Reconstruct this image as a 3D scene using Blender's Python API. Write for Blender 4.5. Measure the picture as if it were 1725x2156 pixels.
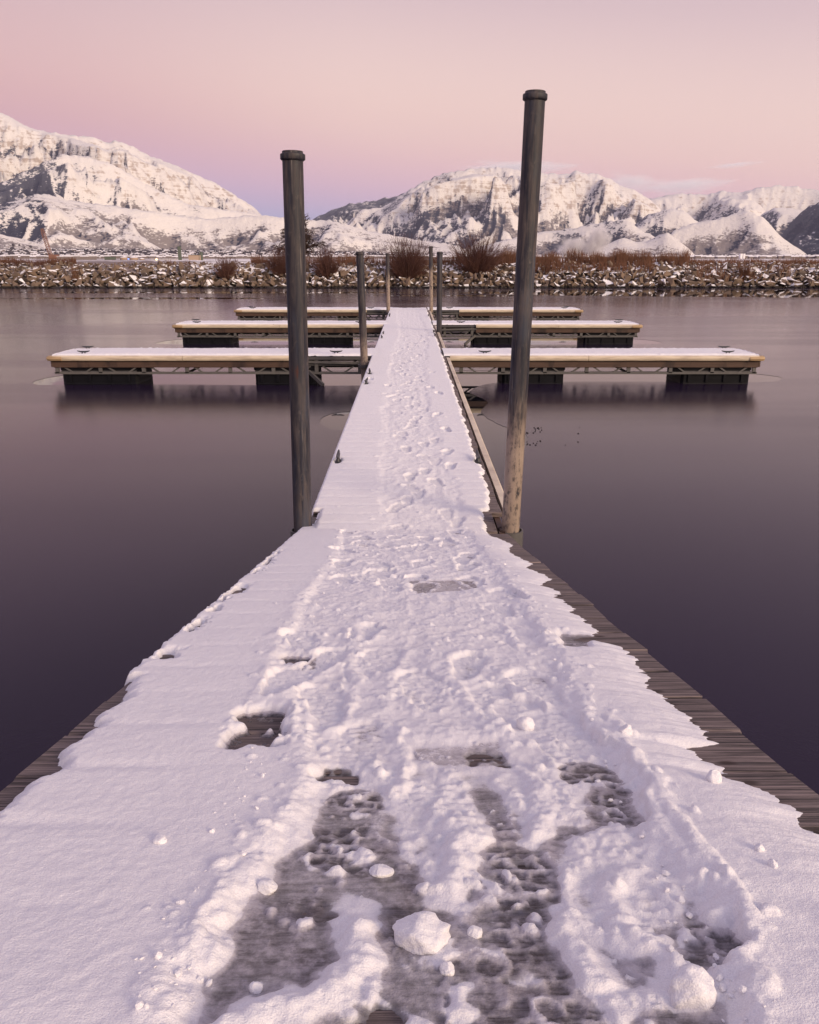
import bpy, bmesh, math, random
import numpy as np
from mathutils import Vector, Matrix

for o in list(bpy.data.objects): bpy.data.objects.remove(o)
SC = bpy.context.scene
COL = SC.collection
R = math.radians
random.seed(7)
RNG = np.random.RandomState(11)

# ------------------------------------------------------------------ camera
CAMZ = 2.55                      # metres above the water
TILT = R(17.2)
cam = bpy.data.cameras.new('camera')
cam.sensor_fit = 'HORIZONTAL'; cam.sensor_width = 36; cam.lens = 36
cam.clip_start = 0.05; cam.clip_end = 90000
camo = bpy.data.objects.new('camera', cam); COL.objects.link(camo)
camo.location = (0, 0, CAMZ); camo.rotation_euler = (R(90) - TILT, 0, 0)
SC.camera = camo

# ------------------------------------------------------------------ light
SC.view_settings.view_transform = 'Standard'
SC.view_settings.look = 'None'
SC.view_settings.exposure = 0.12
SC.view_settings.gamma = 1.0
SUN_AZ = R(134)      # clockwise from +Y: behind the camera, to the right
SUN_EL = R(21)
sun = bpy.data.lights.new('sun', 'SUN'); sun.energy = 2.85; sun.angle = R(20); sun.color = (1.0, 0.77, 0.53)
suno = bpy.data.objects.new('sun', sun); COL.objects.link(suno)
sd = Vector((math.sin(SUN_AZ)*math.cos(SUN_EL), math.cos(SUN_AZ)*math.cos(SUN_EL), math.sin(SUN_EL)))
suno.rotation_euler = sd.to_track_quat('Z', 'Y').to_euler()

world = bpy.data.worlds.new('World'); SC.world = world; world.use_nodes = True
def lin(c):
    return tuple((v/255/12.92 if v <= 10 else ((v/255+0.055)/1.055)**2.4) for v in c)
def build_world():
    nt = world.node_tree; nt.nodes.clear()
    n = nt.nodes.new; L = nt.links.new
    tc = n('ShaderNodeTexCoord'); nrm = n('ShaderNodeVectorMath'); nrm.operation = 'NORMALIZE'
    L(tc.outputs['Generated'], nrm.inputs[0])
    sep = n('ShaderNodeSeparateXYZ'); L(nrm.outputs[0], sep.inputs[0])
    asin = n('ShaderNodeMath'); asin.operation = 'ARCSINE'; L(sep.outputs['Z'], asin.inputs[0])
    # elevation 0..90 deg -> 0..1 by square root so that the low sky has room
    dv = n('ShaderNodeMath'); dv.operation = 'DIVIDE'; dv.use_clamp = True; dv.inputs[1].default_value = math.pi/2
    sq = n('ShaderNodeMath'); sq.operation = 'SQRT'; L(dv.outputs[0], sq.inputs[0])
    def ramp(stops):
        r = n('ShaderNodeValToRGB'); r.color_ramp.interpolation = 'B_SPLINE'
        while len(r.color_ramp.elements) < len(stops): r.color_ramp.elements.new(0.5)
        for e, (deg, c) in zip(r.color_ramp.elements, stops):
            e.position = math.sqrt(deg/90); e.color = (*c, 1)
        L(sq.outputs[0], r.inputs[0]); return r
    vdot = n('ShaderNodeVectorMath'); vdot.operation = 'DOT_PRODUCT'; L(nrm.outputs[0], vdot.inputs[0])
    vdot.inputs[1].default_value = (math.sin(SUN_AZ), math.cos(SUN_AZ), 0)
    # the blue earth shadow stands highest opposite the sun and sinks to the sides
    sh = n('ShaderNodeMath'); sh.operation = 'MULTIPLY_ADD'; L(vdot.outputs['Value'], sh.inputs[0]); sh.inputs[1].default_value = R(6); sh.inputs[2].default_value = R(6)
    ad = n('ShaderNodeMath'); ad.operation = 'ADD'; L(asin.outputs[0], ad.inputs[0]); L(sh.outputs[0], ad.inputs[1]); L(ad.outputs[0], dv.inputs[0])
    anti = ramp([(0, lin((146, 160, 194))), (3.0, lin((158, 162, 196))), (5.0, lin((192, 166, 194))), (7.0, lin((204, 163, 178))), (9.0, lin((208, 164, 170))), (11.5, lin((216, 175, 176))), (16.0, lin((202, 172, 180))), (26, lin((172, 152, 172))), (50, (.37, .33, .46)), (90, (.46, .42, .57))])
    east = ramp([(0, lin((146, 160, 194))), (3.2, lin((156, 164, 196))), (5.2, lin((198, 170, 194))), (7.4, lin((221, 182, 187))),
                 (9.4, lin((230, 195, 188))), (12.5, lin((234, 204, 196))), (17.0, lin((214, 188, 192))), (27, lin((178, 158, 176))), (50, (.37, .33, .46)), (90, (.46, .42, .57))])
    west = ramp([(0, (1.25, .85, .62)), (6, (1.15, .84, .68)), (14, (1.0, .82, .74)), (28, (.82, .71, .75)), (50, (.60, .52, .62)), (90, (.46, .42, .57))])
    m0 = n('ShaderNodeMapRange'); m0.interpolation_type = 'SMOOTHSTEP'; L(vdot.outputs['Value'], m0.inputs[0])
    m0.inputs[1].default_value = -.99; m0.inputs[2].default_value = -.70; m0.inputs[3].default_value = 0; m0.inputs[4].default_value = 1
    mx = n('ShaderNodeMix'); mx.data_type = 'RGBA'; L(m0.outputs[0], mx.inputs['Factor']); L(anti.outputs[0], mx.inputs['A']); L(east.outputs[0], mx.inputs['B'])
    mr = n('ShaderNodeMapRange'); mr.interpolation_type = 'SMOOTHSTEP'; L(vdot.outputs['Value'], mr.inputs[0])
    mr.inputs[1].default_value = -0.45; mr.inputs[2].default_value = 1.0; mr.inputs[3].default_value = 0; mr.inputs[4].default_value = 1
    mix = n('ShaderNodeMix'); mix.data_type = 'RGBA'; L(mr.outputs[0], mix.inputs['Factor'])
    L(mx.outputs['Result'], mix.inputs['A']); L(west.outputs[0], mix.inputs['B'])
    bg = n('ShaderNodeBackground'); bg.inputs['Strength'].default_value = 1.0; L(mix.outputs['Result'], bg.inputs['Color'])
    out = n('ShaderNodeOutputWorld'); L(bg.outputs[0], out.inputs['Surface'])
build_world()
try:
    SC.cycles.use_denoising = True
    SC.cycles.max_bounces = 8; SC.cycles.volume_bounces = 2; SC.cycles.transparent_max_bounces = 12
    SC.cycles.caustics_reflective = False; SC.cycles.caustics_refractive = False
    SC.cycles.volume_step_rate = 1.0
except Exception: pass

# ------------------------------------------------------------------ picture helpers: measured points (1725 px wide frame) to rays
F = 1725.0
CT, ST = math.cos(TILT), math.sin(TILT)
def ray(x, y):
    a = (x-862.5)/F; u = (1078.0-y)/F
    return Vector((a, CT+u*ST, -ST+u*CT))
CAM = Vector((0, 0, CAMZ))
def on_z(x, y, z):
    d = ray(x, y); k = (z-CAMZ)/d.z; return CAM+d*k
def at(x, y, Y):
    d = ray(x, y); return CAM+d*(Y/d.y)

# ------------------------------------------------------------------ noise
_perm = np.random.RandomState(3).permutation(256); _perm = np.concatenate([_perm, _perm, _perm])
_ang = np.random.RandomState(5).rand(256)*2*np.pi
_gx, _gy = np.cos(_ang), np.sin(_ang)
def perlin(x, y, seed=0):
    x = np.asarray(x, float)+seed*17.37; y = np.asarray(y, float)+seed*9.71
    xi = np.floor(x).astype(int); yi = np.floor(y).astype(int)
    xf = x-xi; yf = y-yi
    u = xf*xf*xf*(xf*(xf*6-15)+10); v = yf*yf*yf*(yf*(yf*6-15)+10)
    def g(ix, iy, dx, dy):
        h = _perm[_perm[(ix+seed) & 255]+(iy & 255)]
        return _gx[h]*dx+_gy[h]*dy
    a = g(xi, yi, xf, yf); b = g(xi+1, yi, xf-1, yf); c = g(xi, yi+1, xf, yf-1); d = g(xi+1, yi+1, xf-1, yf-1)
    return ((a*(1-u)+b*u)*(1-v)+(c*(1-u)+d*u)*v)*1.5
def fbm(x, y, o=4, seed=0, gain=.5):
    r = 0; a = 1; s = 0
    for i in range(o):
        r = r+a*perlin(x*2**i, y*2**i, seed+i); s += a; a *= gain
    return r/s
def ridged(x, y, o=4, seed=0, gain=.5):
    r = 0; a = 1; s = 0
    for i in range(o):
        r = r+a*(1-np.abs(perlin(x*2**i, y*2**i, seed+i))*1.8); s += a; a *= gain
    return np.clip(r/s, 0, 1)
def rmf(x, y, o=6, seed=0):
    r = 0; w = 1.; a = 1.; s_ = 0
    for i in range(o):
        n_ = np.clip(1-np.abs(perlin(x*2**i+i*3.1, y*2**i-i*1.7, seed+i))*2.0, 0, 1)**1.6
        r = r+a*n_*w; s_ += a; w = np.clip(n_*1.5, .15, 1); a *= .52
    return r/s_
def sstep(a, b, x):
    t = np.clip((x-a)/(b-a), 0, 1); return t*t*(3-2*t)

def blur(M, n):
    for _ in range(n):
        M = (M+np.roll(M, 1, 0)+np.roll(M, -1, 0)+np.roll(M, 1, 1)+np.roll(M, -1, 1))/5
    return M

# ------------------------------------------------------------------ object helpers
def tag(o, label=None, cat=None, group=None, kind=None):
    if label: o['label'] = label
    if cat: o['category'] = cat
    if group: o['group'] = group
    if kind: o['kind'] = kind
    return o
def empty(name, loc=(0, 0, 0)):
    o = bpy.data.objects.new(name, None); COL.objects.link(o); o.location = loc; o.empty_display_size = .2
    return o
def link(name, me, mat=None, parent=None, mw=None):
    if mat is not None and len(me.materials) == 0: me.materials.append(mat)
    o = bpy.data.objects.new(name, me); COL.objects.link(o)
    if parent is not None:
        o.parent = parent
        o.matrix_parent_inverse = Matrix.Translation(-parent.location)
    if mw is not None: o.matrix_basis = mw
    return o
class MB:
    def __init__(s): s.v = []; s.f = []
    def add(s, vs, fs):
        b = len(s.v); s.v += [tuple(p) for p in vs]; s.f += [tuple(i+b for i in f) for f in fs]; return s
    def box(s, c, sz, rot=None, ch=0):
        hx, hy, hz = sz[0]/2, sz[1]/2, sz[2]/2
        if ch <= 0:
            vs = [Vector((x, y, z)) for x in (-hx, hx) for y in (-hy, hy) for z in (-hz, hz)]
            fs = [(0, 1, 3, 2), (4, 6, 7, 5), (0, 4, 5, 1), (2, 3, 7, 6), (0, 2, 6, 4), (1, 5, 7, 3)]
        else:
            bm = bmesh.new(); bmesh.ops.create_cube(bm, size=1)
            for v in bm.verts: v.co = Vector((v.co.x*sz[0], v.co.y*sz[1], v.co.z*sz[2]))
            bmesh.ops.bevel(bm, geom=list(bm.edges), offset=ch, segments=1, affect='EDGES', profile=.5)
            bm.verts.index_update(); vs = [v.co.copy() for v in bm.verts]; fs = [tuple(v.index for v in f.verts) for f in bm.faces]; bm.free()
        c = Vector(c)
        return s.add([(rot @ v if rot else v)+c for v in vs], fs)
    def bar(s, p0, p1, w, h, ch=0):
        p0, p1 = Vector(p0), Vector(p1); d = p1-p0
        q = d.to_track_quat('Y', 'Z').to_matrix()
        return s.box((p0+p1)/2, (w, d.length, h), q, ch)
    def tube(s, pts, rad, n=8, cap=True):
        pts = [Vector(p) for p in pts]; ring = []
        b = len(s.v); up = None
        for i, p in enumerate(pts):
            d = (pts[min(i+1, len(pts)-1)]-pts[max(i-1, 0)])
            if d.length < 1e-9: d = Vector((0, 0, 1))
            d.normalize()
            if up is None: up = d.orthogonal().normalized()
            else:
                up = up-d*up.dot(d)
                up = up.normalized() if up.length > 1e-6 else d.orthogonal().normalized()
            w = d.cross(up); r = rad[i] if hasattr(rad, '__len__') else rad
            for k in range(n):
                a = 2*math.pi*k/n; s.v.append(tuple(p+up*(math.cos(a)*r)+w*(math.sin(a)*r)))
        for i in range(len(pts)-1):
            for k in range(n):
                a = b+i*n+k; c = b+i*n+(k+1) % n
                s.f.append((a, c, c+n, a+n))
        if cap:
            s.f.append(tuple(b+k for k in reversed(range(n)))); s.f.append(tuple(b+(len(pts)-1)*n+k for k in range(n)))
        return s
    def extrude(s, prof, p0, p1, up=(0, 0, 1)):
        p0, p1 = Vector(p0), Vector(p1); d = (p1-p0).normalized(); up = Vector(up); side = d.cross(up).normalized()
        n = len(prof); b = len(s.v)
        for p in (p0, p1):
            for a, c in prof: s.v.append(tuple(p+side*a+up*c))
        for k in range(n): s.f.append((b+k, b+(k+1) % n, b+n+(k+1) % n, b+n+k))
        s.f.append(tuple(b+k for k in reversed(range(n)))); s.f.append(tuple(b+n+k for k in range(n)))
        return s
    def mesh(s, name, smooth=False):
        me = bpy.data.meshes.new(name); me.from_pydata(s.v, [], s.f)
        bm = bmesh.new(); bm.from_mesh(me); bmesh.ops.recalc_face_normals(bm, faces=bm.faces); bm.to_mesh(me); bm.free()
        if smooth:
            me.polygons.foreach_set('use_smooth', [True]*len(me.polygons))
            try: me.set_sharp_from_angle(angle=R(40))
            except Exception: pass
        return me
    def build(s, name, mat, parent=None, smooth=False, mw=None):
        return link(name, s.mesh(name, smooth), mat, parent, mw)
def grid_mesh(name, P, keep=None, attrs=None):
    """P: (rows, cols, 3) array -> smooth quad mesh; keep: (rows-1, cols-1) mask"""
    nr, nc, _ = P.shape
    idx = np.arange(nr*nc).reshape(nr, nc)
    q = np.stack([idx[:-1, :-1], idx[:-1, 1:], idx[1:, 1:], idx[1:, :-1]], -1)
    q = q[keep] if keep is not None else q.reshape(-1, 4)
    used = np.unique(q); remap = np.full(nr*nc, -1); remap[used] = np.arange(len(used))
    co = P.reshape(-1, 3)[used]; q = remap[q]
    me = bpy.data.meshes.new(name)
    me.vertices.add(len(co)); me.vertices.foreach_set('co', co.astype(np.float32).ravel())
    me.loops.add(q.size); me.loops.foreach_set('vertex_index', q.astype(np.int32).ravel())
    me.polygons.add(len(q)); me.polygons.foreach_set('loop_start', np.arange(0, q.size, 4, dtype=np.int32))
    try: me.polygons.foreach_set('loop_total', np.full(len(q), 4, dtype=np.int32))
    except Exception: pass
    me.update(calc_edges=True)
    me.polygons.foreach_set('use_smooth', np.ones(len(q), dtype=bool))
    for k, a in (attrs or {}).items():
        at_ = me.attributes.new(k, 'FLOAT', 'POINT'); at_.data.foreach_set('value', a.reshape(-1)[used].astype(np.float32))
    me.validate()
    return me

# ------------------------------------------------------------------ material helpers
class NM:
    def __init__(s, name):
        s.m = bpy.data.materials.new(name); s.m.use_nodes = True; s.t = s.m.node_tree
        s.b = s.t.nodes.get('Principled BSDF'); s.out = [n for n in s.t.nodes if n.type == 'OUTPUT_MATERIAL'][0]
    def n(s, typ, **kw):
        x = s.t.nodes.new('ShaderNode'+typ)
        for k, v in kw.items(): setattr(x, k, v)
        return x
    def L(s, a, b): s.t.links.new(a, b)
    def put(s, sock, v):
        if hasattr(v, 'is_output'): s.L(v, sock)
        elif isinstance(v, (tuple, list)) and len(v) == 3 and sock.type == 'RGBA': sock.default_value = (*v, 1)
        else: sock.default_value = v
    def math(s, op, a, b=None, c=None, clamp=False):
        x = s.n('Math', operation=op, use_clamp=clamp); s.put(x.inputs[0], a)
        if b is not None: s.put(x.inputs[1], b)
        if c is not None: s.put(x.inputs[2], c)
        return x.outputs[0]
    def mix(s, f, a, b):
        x = s.n('Mix', data_type='RGBA'); s.put(x.inputs['Factor'], f); s.put(x.inputs['A'], a); s.put(x.inputs['B'], b)
        return x.outputs['Result']
    def step(s, v, a, b, lo=0., hi=1., smooth=True):
        x = s.n('MapRange'); x.interpolation_type = 'SMOOTHSTEP' if smooth else 'LINEAR'
        s.put(x.inputs[0], v); x.inputs[1].default_value = a; x.inputs[2].default_value = b; x.inputs[3].default_value = lo; x.inputs[4].default_value = hi
        return x.outputs[0]
    def coord(s, which='Object'):
        return s.n('TexCoord').outputs[which]
    def pos(s): return s.n('NewGeometry').outputs['Position']
    def nor(s): return s.n('NewGeometry').outputs['Normal']
    def scale(s, vec, sc, loc=(0, 0, 0)):
        x = s.n('Mapping'); s.L(vec, x.inputs[0]); x.inputs['Scale'].default_value = sc; x.inputs['Location'].default_value = loc
        return x.outputs[0]
    def noise(s, vec, sc, det=4, rough=.55, dist=0.):
        x = s.n('TexNoise'); s.L(vec, x.inputs['Vector']); x.inputs['Scale'].default_value = sc; x.inputs['Detail'].default_value = det
        x.inputs['Roughness'].default_value = rough; x.inputs['Distortion'].default_value = dist
        return x.outputs['Fac']
    def vor(s, vec, sc, feat='F1', out='Distance'):
        x = s.n('TexVoronoi', feature=feat); s.L(vec, x.inputs['Vector']); x.inputs['Scale'].default_value = sc
        return x.outputs[out]
    def attr(s, name):
        x = s.n('Attribute'); x.attribute_name = name; return x.outputs['Fac']
    def sep(s, v):
        x = s.n('SeparateXYZ'); s.L(v, x.inputs[0]); return x.outputs
    def rnd(s): return s.n('ObjectInfo').outputs['Random']
    def bump(s, h, strength=.5, dist=.01):
        x = s.n('Bump'); x.inputs['Strength'].default_value = strength; x.inputs['Distance'].default_value = dist
        s.L(h, x.inputs['Height']); s.L(x.outputs[0], s.b.inputs['Normal']); return x
    def set(s, **kw):
        for k, v in kw.items(): s.put(s.b.inputs[k.replace('_', ' ')], v)
        return s.m
MAT = {}
def simple(name, col, rough=.7, metal=0., var=.25, sc=6., stretch=(1, 1, 1), bump=.2):
    m = NM(name); co = m.scale(m.coord(), stretch)
    nz = m.noise(co, sc, 5)
    r = m.rnd()
    f = m.math('ADD', m.math('MULTIPLY', nz, .8), m.math('MULTIPLY', r, .2))
    c = m.mix(f, tuple(v*(1-var) for v in col), tuple(min(1, v*(1+var)) for v in col))
    m.bump(nz, bump, .01)
    MAT[name] = m.set(Base_Color=c, Roughness=rough, Metallic=metal); return MAT[name]

def mat_snow(name, fine=1.0):
    m = NM(name); p = m.pos(); th = m.attr('thick'); grey = m.attr('slush')
    n1 = m.noise(p, 26, 4); n2 = m.noise(p, 210*fine, 3, .6); n3 = m.noise(p, 70*fine, 4, .6)
    t = m.math('ADD', th, m.math('MULTIPLY', m.math('SUBTRACT', n3, .5), .010))
    white = m.step(t, .003, .012)
    slush = m.mix(m.math('ADD', m.math('MULTIPLY', m.noise(p, 18, 6, .7), .55), m.step(t, -.001, .0075, -.10, .50)), (.034, .030, .040), (.54, .50, .55))
    slush = m.mix(m.math('MULTIPLY', m.step(m.noise(p, 7, 3), .52, .72), .45), slush, (.16, .115, .09))
    wet = m.step(m.math('ADD', m.math('MULTIPLY', m.math('SUBTRACT', 1., white), grey), m.math('ADD', m.math('MULTIPLY', m.math('SUBTRACT', n3, .5), .55), m.math('MULTIPLY', m.math('SUBTRACT', n2, .5), .35))), .30, .58)
    soft = m.math('MULTIPLY', m.math('SUBTRACT', 1., m.step(t, .000, .020)), grey, clamp=True)
    wet = m.math('ADD', m.math('MULTIPLY', wet, .50), m.math('MULTIPLY', soft, .50))
    n5 = m.noise(p, 420*fine, 2, .7)
    gr = m.noise(m.scale(p, (5, 110, 40)), 1., 6, .7, .4)
    slush = m.mix(m.math('MULTIPLY', m.step(t, .0052, .0005), m.step(gr, .38, .62, .1, .85)), slush, (.030, .023, .024))
    snow = m.mix(m.math('ADD', m.math('MULTIPLY', n1, .4), m.math('MULTIPLY', m.step(n5, .36, .66, 0, 1, False), .6)), (.74, .73, .78), (.93, .92, .94))
    c = m.mix(wet, snow, slush)
    h = m.math('ADD', m.math('ADD', m.math('MULTIPLY', n2, .0030/fine), m.math('MULTIPLY', n5, .0018/fine)), m.math('MULTIPLY', n3, .0030/fine))
    m.bump(h, .55, 1.0)
    rough = m.step(wet, .1, .8, .62, .16)
    m.set(Base_Color=c, Roughness=rough)
    m.b.inputs['Subsurface Weight'].default_value = .10; m.b.inputs['Subsurface Scale'].default_value = .008
    m.b.inputs['Subsurface Radius'].default_value = (.8, .9, 1.0)
    m.L(m.step(wet, .1, .8, .25, .5), m.b.inputs['Specular IOR Level'])
    MAT[name] = m.m
mat_snow('snow', 1.0)
mat_snow('snow_far', .35)

def mat_plank():
    m = NM('weathered_wood'); o = m.coord(); r = m.rnd()
    off = m.n('CombineXYZ'); m.L(m.math('MULTIPLY', r, 37.), off.inputs[0]); m.L(m.math('MULTIPLY', r, 91.), off.inputs[1])
    ad = m.n('VectorMath', operation='ADD'); m.L(o, ad.inputs[0]); m.L(off.outputs[0], ad.inputs[1])
    g = m.noise(m.scale(ad.outputs[0], (1.6, 75, 20)), 1.6, 8, .72, .5)
    g2 = m.noise(m.scale(ad.outputs[0], (1.5, 14, 8)), 2.0, 4, .6)
    c = m.mix(m.step(g, .36, .66), (.020, .015, .017), (.30, .235, .22))
    c = m.mix(m.math('MULTIPLY', m.step(g2, .5, .7), .6), c, (.045, .034, .036))
    # rusty nail stains near both ends
    xyz = m.sep(o); ax = m.math('SUBTRACT', m.math('ABSOLUTE', xyz[0]), .655); ay = m.math('SUBTRACT', m.math('ABSOLUTE', xyz[1]), .068)
    d = m.math('SQRT', m.math('ADD', m.math('POWER', m.math('MULTIPLY', ax, .55), 2.), m.math('POWER', ay, 2.)))
    st = m.step(m.math('ADD', d, m.math('MULTIPLY', m.math('SUBTRACT', g2, .5), .02)), .005, .016, 1, 0)
    c = m.mix(m.math('MULTIPLY', st, .85), c, (.028, .012, .010))
    m.bump(g, .9, .006)
    MAT['plank'] = m.set(Base_Color=c, Roughness=.8)
mat_plank()
def mat_fascia():
    m = NM('fascia_wood'); o = m.coord(); r = m.rnd()
    g = m.noise(m.scale(o, (1.2, 1.2, 30)), 3., 6, .6, .3); st = m.noise(m.scale(o, (1.3, 1.3, .5)), 1.6, 4, .6)
    c = m.mix(g, (.030, .017, .014), (.125, .070, .050)); c = m.mix(m.step(st, .52, .68), c, (.026, .014, .013))
    m.bump(g, .5, .006); MAT['fascia'] = m.set(Base_Color=c, Roughness=.7)
mat_fascia()
def mat_fender():
    m = NM('cream_fender'); o = m.coord()
    g = m.noise(m.scale(o, (1, 1, 8)), 2.5, 5, .6)
    c = m.mix(m.step(g, .35, .75), (.68, .59, .46), (.44, .36, .28))
    m.bump(g, .15, .004); MAT['fender'] = m.set(Base_Color=c, Roughness=.5)
mat_fender()
def mat_pile(name, lo, hi, amt, seed):
    """dark galvanised steel pipe with vertical streaks; between heights lo..hi it is scoured to a tan scale"""
    m = NM(name); o = m.coord(); mv = m.scale(o, (1, 1, 1), (seed*3.1, seed*1.7, seed*5.3))
    s1 = m.noise(m.scale(mv, (30, 30, 2.6)), 1., 8, .7, .4); s2 = m.noise(m.scale(mv, (9, 9, 1.6)), 1., 6, .65); s3 = m.noise(m.scale(mv, (1, 1, .6)), 26, 6, .7)
    c = m.mix(m.step(s1, .36, .68), (.014, .015, .026), (.110, .088, .082))
    c = m.mix(m.math('MULTIPLY', m.step(s2, .48, .66), .75), c, (.046, .054, .080))
    c = m.mix(m.math('MULTIPLY', m.step(s3, .56, .72), .6), c, (.150, .122, .106))
    c = m.mix(m.math('MULTIPLY', m.step(m.noise(m.scale(mv, (4, 4, .9)), 1., 4), .42, .6), .45), c, (.016, .017, .026))
    # pale run marks and dark drips
    s4 = m.noise(m.scale(mv, (75, 75, 2.2)), 1., 4, .6)
    c = m.mix(m.math('MULTIPLY', m.step(s4, .64, .76), .6), c, (.30, .27, .25))
    z = m.sep(o)[2]
    band = m.math('MULTIPLY', m.step(m.math('ADD', z, m.math('MULTIPLY', m.math('SUBTRACT', s2, .5), 1.1)), hi-.25, hi+.1, 1, 0), m.step(z, lo-.05, lo+.15))
    tan = m.math('MULTIPLY', m.math('MULTIPLY', band, m.step(m.math('ADD', m.math('MULTIPLY', s3, .6), m.math('MULTIPLY', s1, .5)), .42, .56)), amt)
    c = m.mix(tan, c, m.mix(s3, (.22, .165, .135), (.46, .365, .295)))
    c = m.mix(m.math('MULTIPLY', m.step(m.noise(m.scale(mv, (9, 9, 2)), 1., 4), .66, .74), .7), c, (.085, .030, .020))
    m.bump(m.math('ADD', s1, s3), .35, .006)
    MAT[name] = m.set(Base_Color=c, Roughness=m.step(s1, .3, .7, .42, .7), Metallic=0.0); m.b.inputs['Specular IOR Level'].default_value = .35
simple('steel', (.065, .062, .066), .6, 0, .5, 8, (1, 1, 1), .3)
simple('galvanised', (.10, .095, .095), .55, 0, .5, 10, (1, 1, 1), .3)
simple('float_tub', (.006, .006, .009), .55, 0, .6, 3, (1, 1, 3), .3)
MAT['float_tub'].node_tree.nodes['Principled BSDF'].inputs['Specular IOR Level'].default_value = .15
simple('cleat_iron', (.03, .032, .038), .5, 0, .5, 20)
simple('bumper_block', (.40, .28, .16), .7, 0, .4, 6, (1, 1, 4), .4)
simple('soil', (.045, .034, .028), .95, 0, .4, 2)
simple('twig', (.135, .062, .046), .9, 0, .45, 1.2)
simple('twig_tan', (.19, .095, .055), .9, 0, .45, 1.2)
simple('dry_grass', (.145, .066, .040), .9, 0, .5, .8)
simple('bark', (.060, .036, .030), .9, 0, .4, 2)
simple('crane_paint', (.24, .12, .085), .7, 0, .3, .3)
simple('tan_cladding', (.42, .31, .235), .8, 0, .12, .2, (1, 1, 1), 0)
simple('green_steel', (.10, .12, .095), .7, 0, .3, .4, (1, 1, 1), 0)
simple('pale_metal', (.50, .46, .44), .6, 0, .2, .3, (1, 1, 1), 0)
simple('house_wall', (.20, .165, .155), .8, 0, .4, .02, (1, 1, 1), 0)
simple('town_tree', (.055, .048, .062), .95, 0, .3, .02, (1, 1, 1), 0)
simple('roof_snow', (.82, .80, .82), .7, 0, .08, .3, (1, 1, 1), 0)
simple('debris', (.02, .015, .014), .8)
def emis(name, col, st):
    m = NM(name); m.set(Base_Color=(.1, .1, .1)); m.b.inputs['Emission Color'].default_value = (*col, 1); m.b.inputs['Emission Strength'].default_value = st
    MAT[name] = m.m
emis('lamp_warm', (1, .62, .25), 7); emis('lamp_blue', (.12, .25, 1), 3); emis('lamp_red', (1, .16, .08), 3)

def mat_rock():
    m = NM('riprap_rock'); o = m.coord(); p = m.pos(); r = m.rnd()
    bands = m.noise(m.scale(o, (.7, .7, 5)), 1.6, 5, .6); fn = m.noise(o, 5, 6, .65)
    c = m.mix(m.math('ADD', m.math('MULTIPLY', bands, .7), m.math('MULTIPLY', fn, .3)), (.075, .048, .034), (.31, .215, .15))
    c = m.mix(m.math('MULTIPLY', r, .75), c, (.12, .098, .088))
    nz = m.sep(m.nor())[2]
    sn = m.step(m.math('ADD', nz, m.math('ADD', m.math('MULTIPLY', m.math('SUBTRACT', m.noise(p, 1.7, 4), .5), .9), m.math('MULTIPLY', m.math('SUBTRACT', r, .5), .45))), .66, .76)
    c = m.mix(sn, c, (.84, .82, .84))
    c = m.mix(m.step(m.sep(p)[2], .10, .26, 1, 0), c, (.022, .017, .016))
    m.bump(m.math('ADD', fn, bands), .5, .05)
    MAT['rock'] = m.set(Base_Color=c, Roughness=.85)
mat_rock()
def mat_bank():
    m = NM('bank_soil'); p = m.pos(); z = m.sep(p)[2]
    f = m.math('ADD', m.math('MULTIPLY', z, .45), m.math('MULTIPLY', m.math('SUBTRACT', m.noise(p, .8, 4), .5), 1.6))
    c = m.mix(m.step(f, .62, .78), m.mix(m.noise(p, 3, 4), (.03, .022, .018), (.10, .07, .05)), (.82, .80, .83))
    MAT['bank'] = m.set(Base_Color=c, Roughness=.9)
mat_bank()
def mat_land():
    m = NM('snowy_land'); p = m.pos()
    n1 = m.noise(p, .9, 5, .6); n2 = m.noise(m.scale(p, (1, .25, 1)), .02, 5, .6)
    c = m.mix(m.step(n1, .56, .66), (.82, .80, .82), (.11, .075, .058))
    c = m.mix(m.step(n2, .46, .6), c, (.20, .16, .16))
    MAT['land'] = m.set(Base_Color=c, Roughness=.9)
mat_land()
def mat_mountain():
    m = NM('mountain'); p = m.pos(); rock = m.attr('rock'); forest = m.attr('forest'); scrub = m.attr('scrub')
    n1 = m.noise(p, .012, 6, .62); n2 = m.noise(m.scale(p, (1, 1, 1.8)), .050, 5, .65); n3 = m.noise(p, .004, 4, .6)
    z = m.sep(p)[2]
    strata = m.noise(m.scale(p, (.0012, .0012, .040)), 1., 5, .65, .3)
    snow = m.mix(n3, (.68, .66, .67), (.78, .75, .72))
    rk = m.mix(n2, (.22, .155, .125), (.40, .30, .24))
    n4 = m.noise(m.scale(p, (1, 1, 2.2)), .011, 6, .68, .6)
    def ctr(v, k): return m.math('MULTIPLY', m.math('SUBTRACT', v, .5), k)
    c = m.mix(m.math('MULTIPLY', m.step(m.math('ADD', rock, m.math('ADD', ctr(n1, 2.2), ctr(strata, 1.3))), .36, .74), .70), snow, rk)
    sv = m.math('ADD', scrub, m.math('ADD', ctr(n2, 2.2), ctr(n4, 2.6)))
    c = m.mix(m.math('MULTIPLY', m.step(sv, .32, .70), .80), c, m.mix(n1, (.085, .066, .082), (.16, .125, .125)))
    fv = m.math('ADD', forest, m.math('ADD', ctr(n4, 3.2), ctr(n2, 2.4)))
    c = m.mix(m.math('MULTIPLY', m.step(fv, .30, .58), .90), c, (.028, .036, .070))
    m.bump(m.math('ADD', n1, m.math('ADD', n4, m.math('MULTIPLY', n2, .4))), .45, 40.)
    MAT['mountain'] = m.set(Base_Color=c, Roughness=.9); m.b.inputs['Specular IOR Level'].default_value = .1
mat_mountain()
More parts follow.
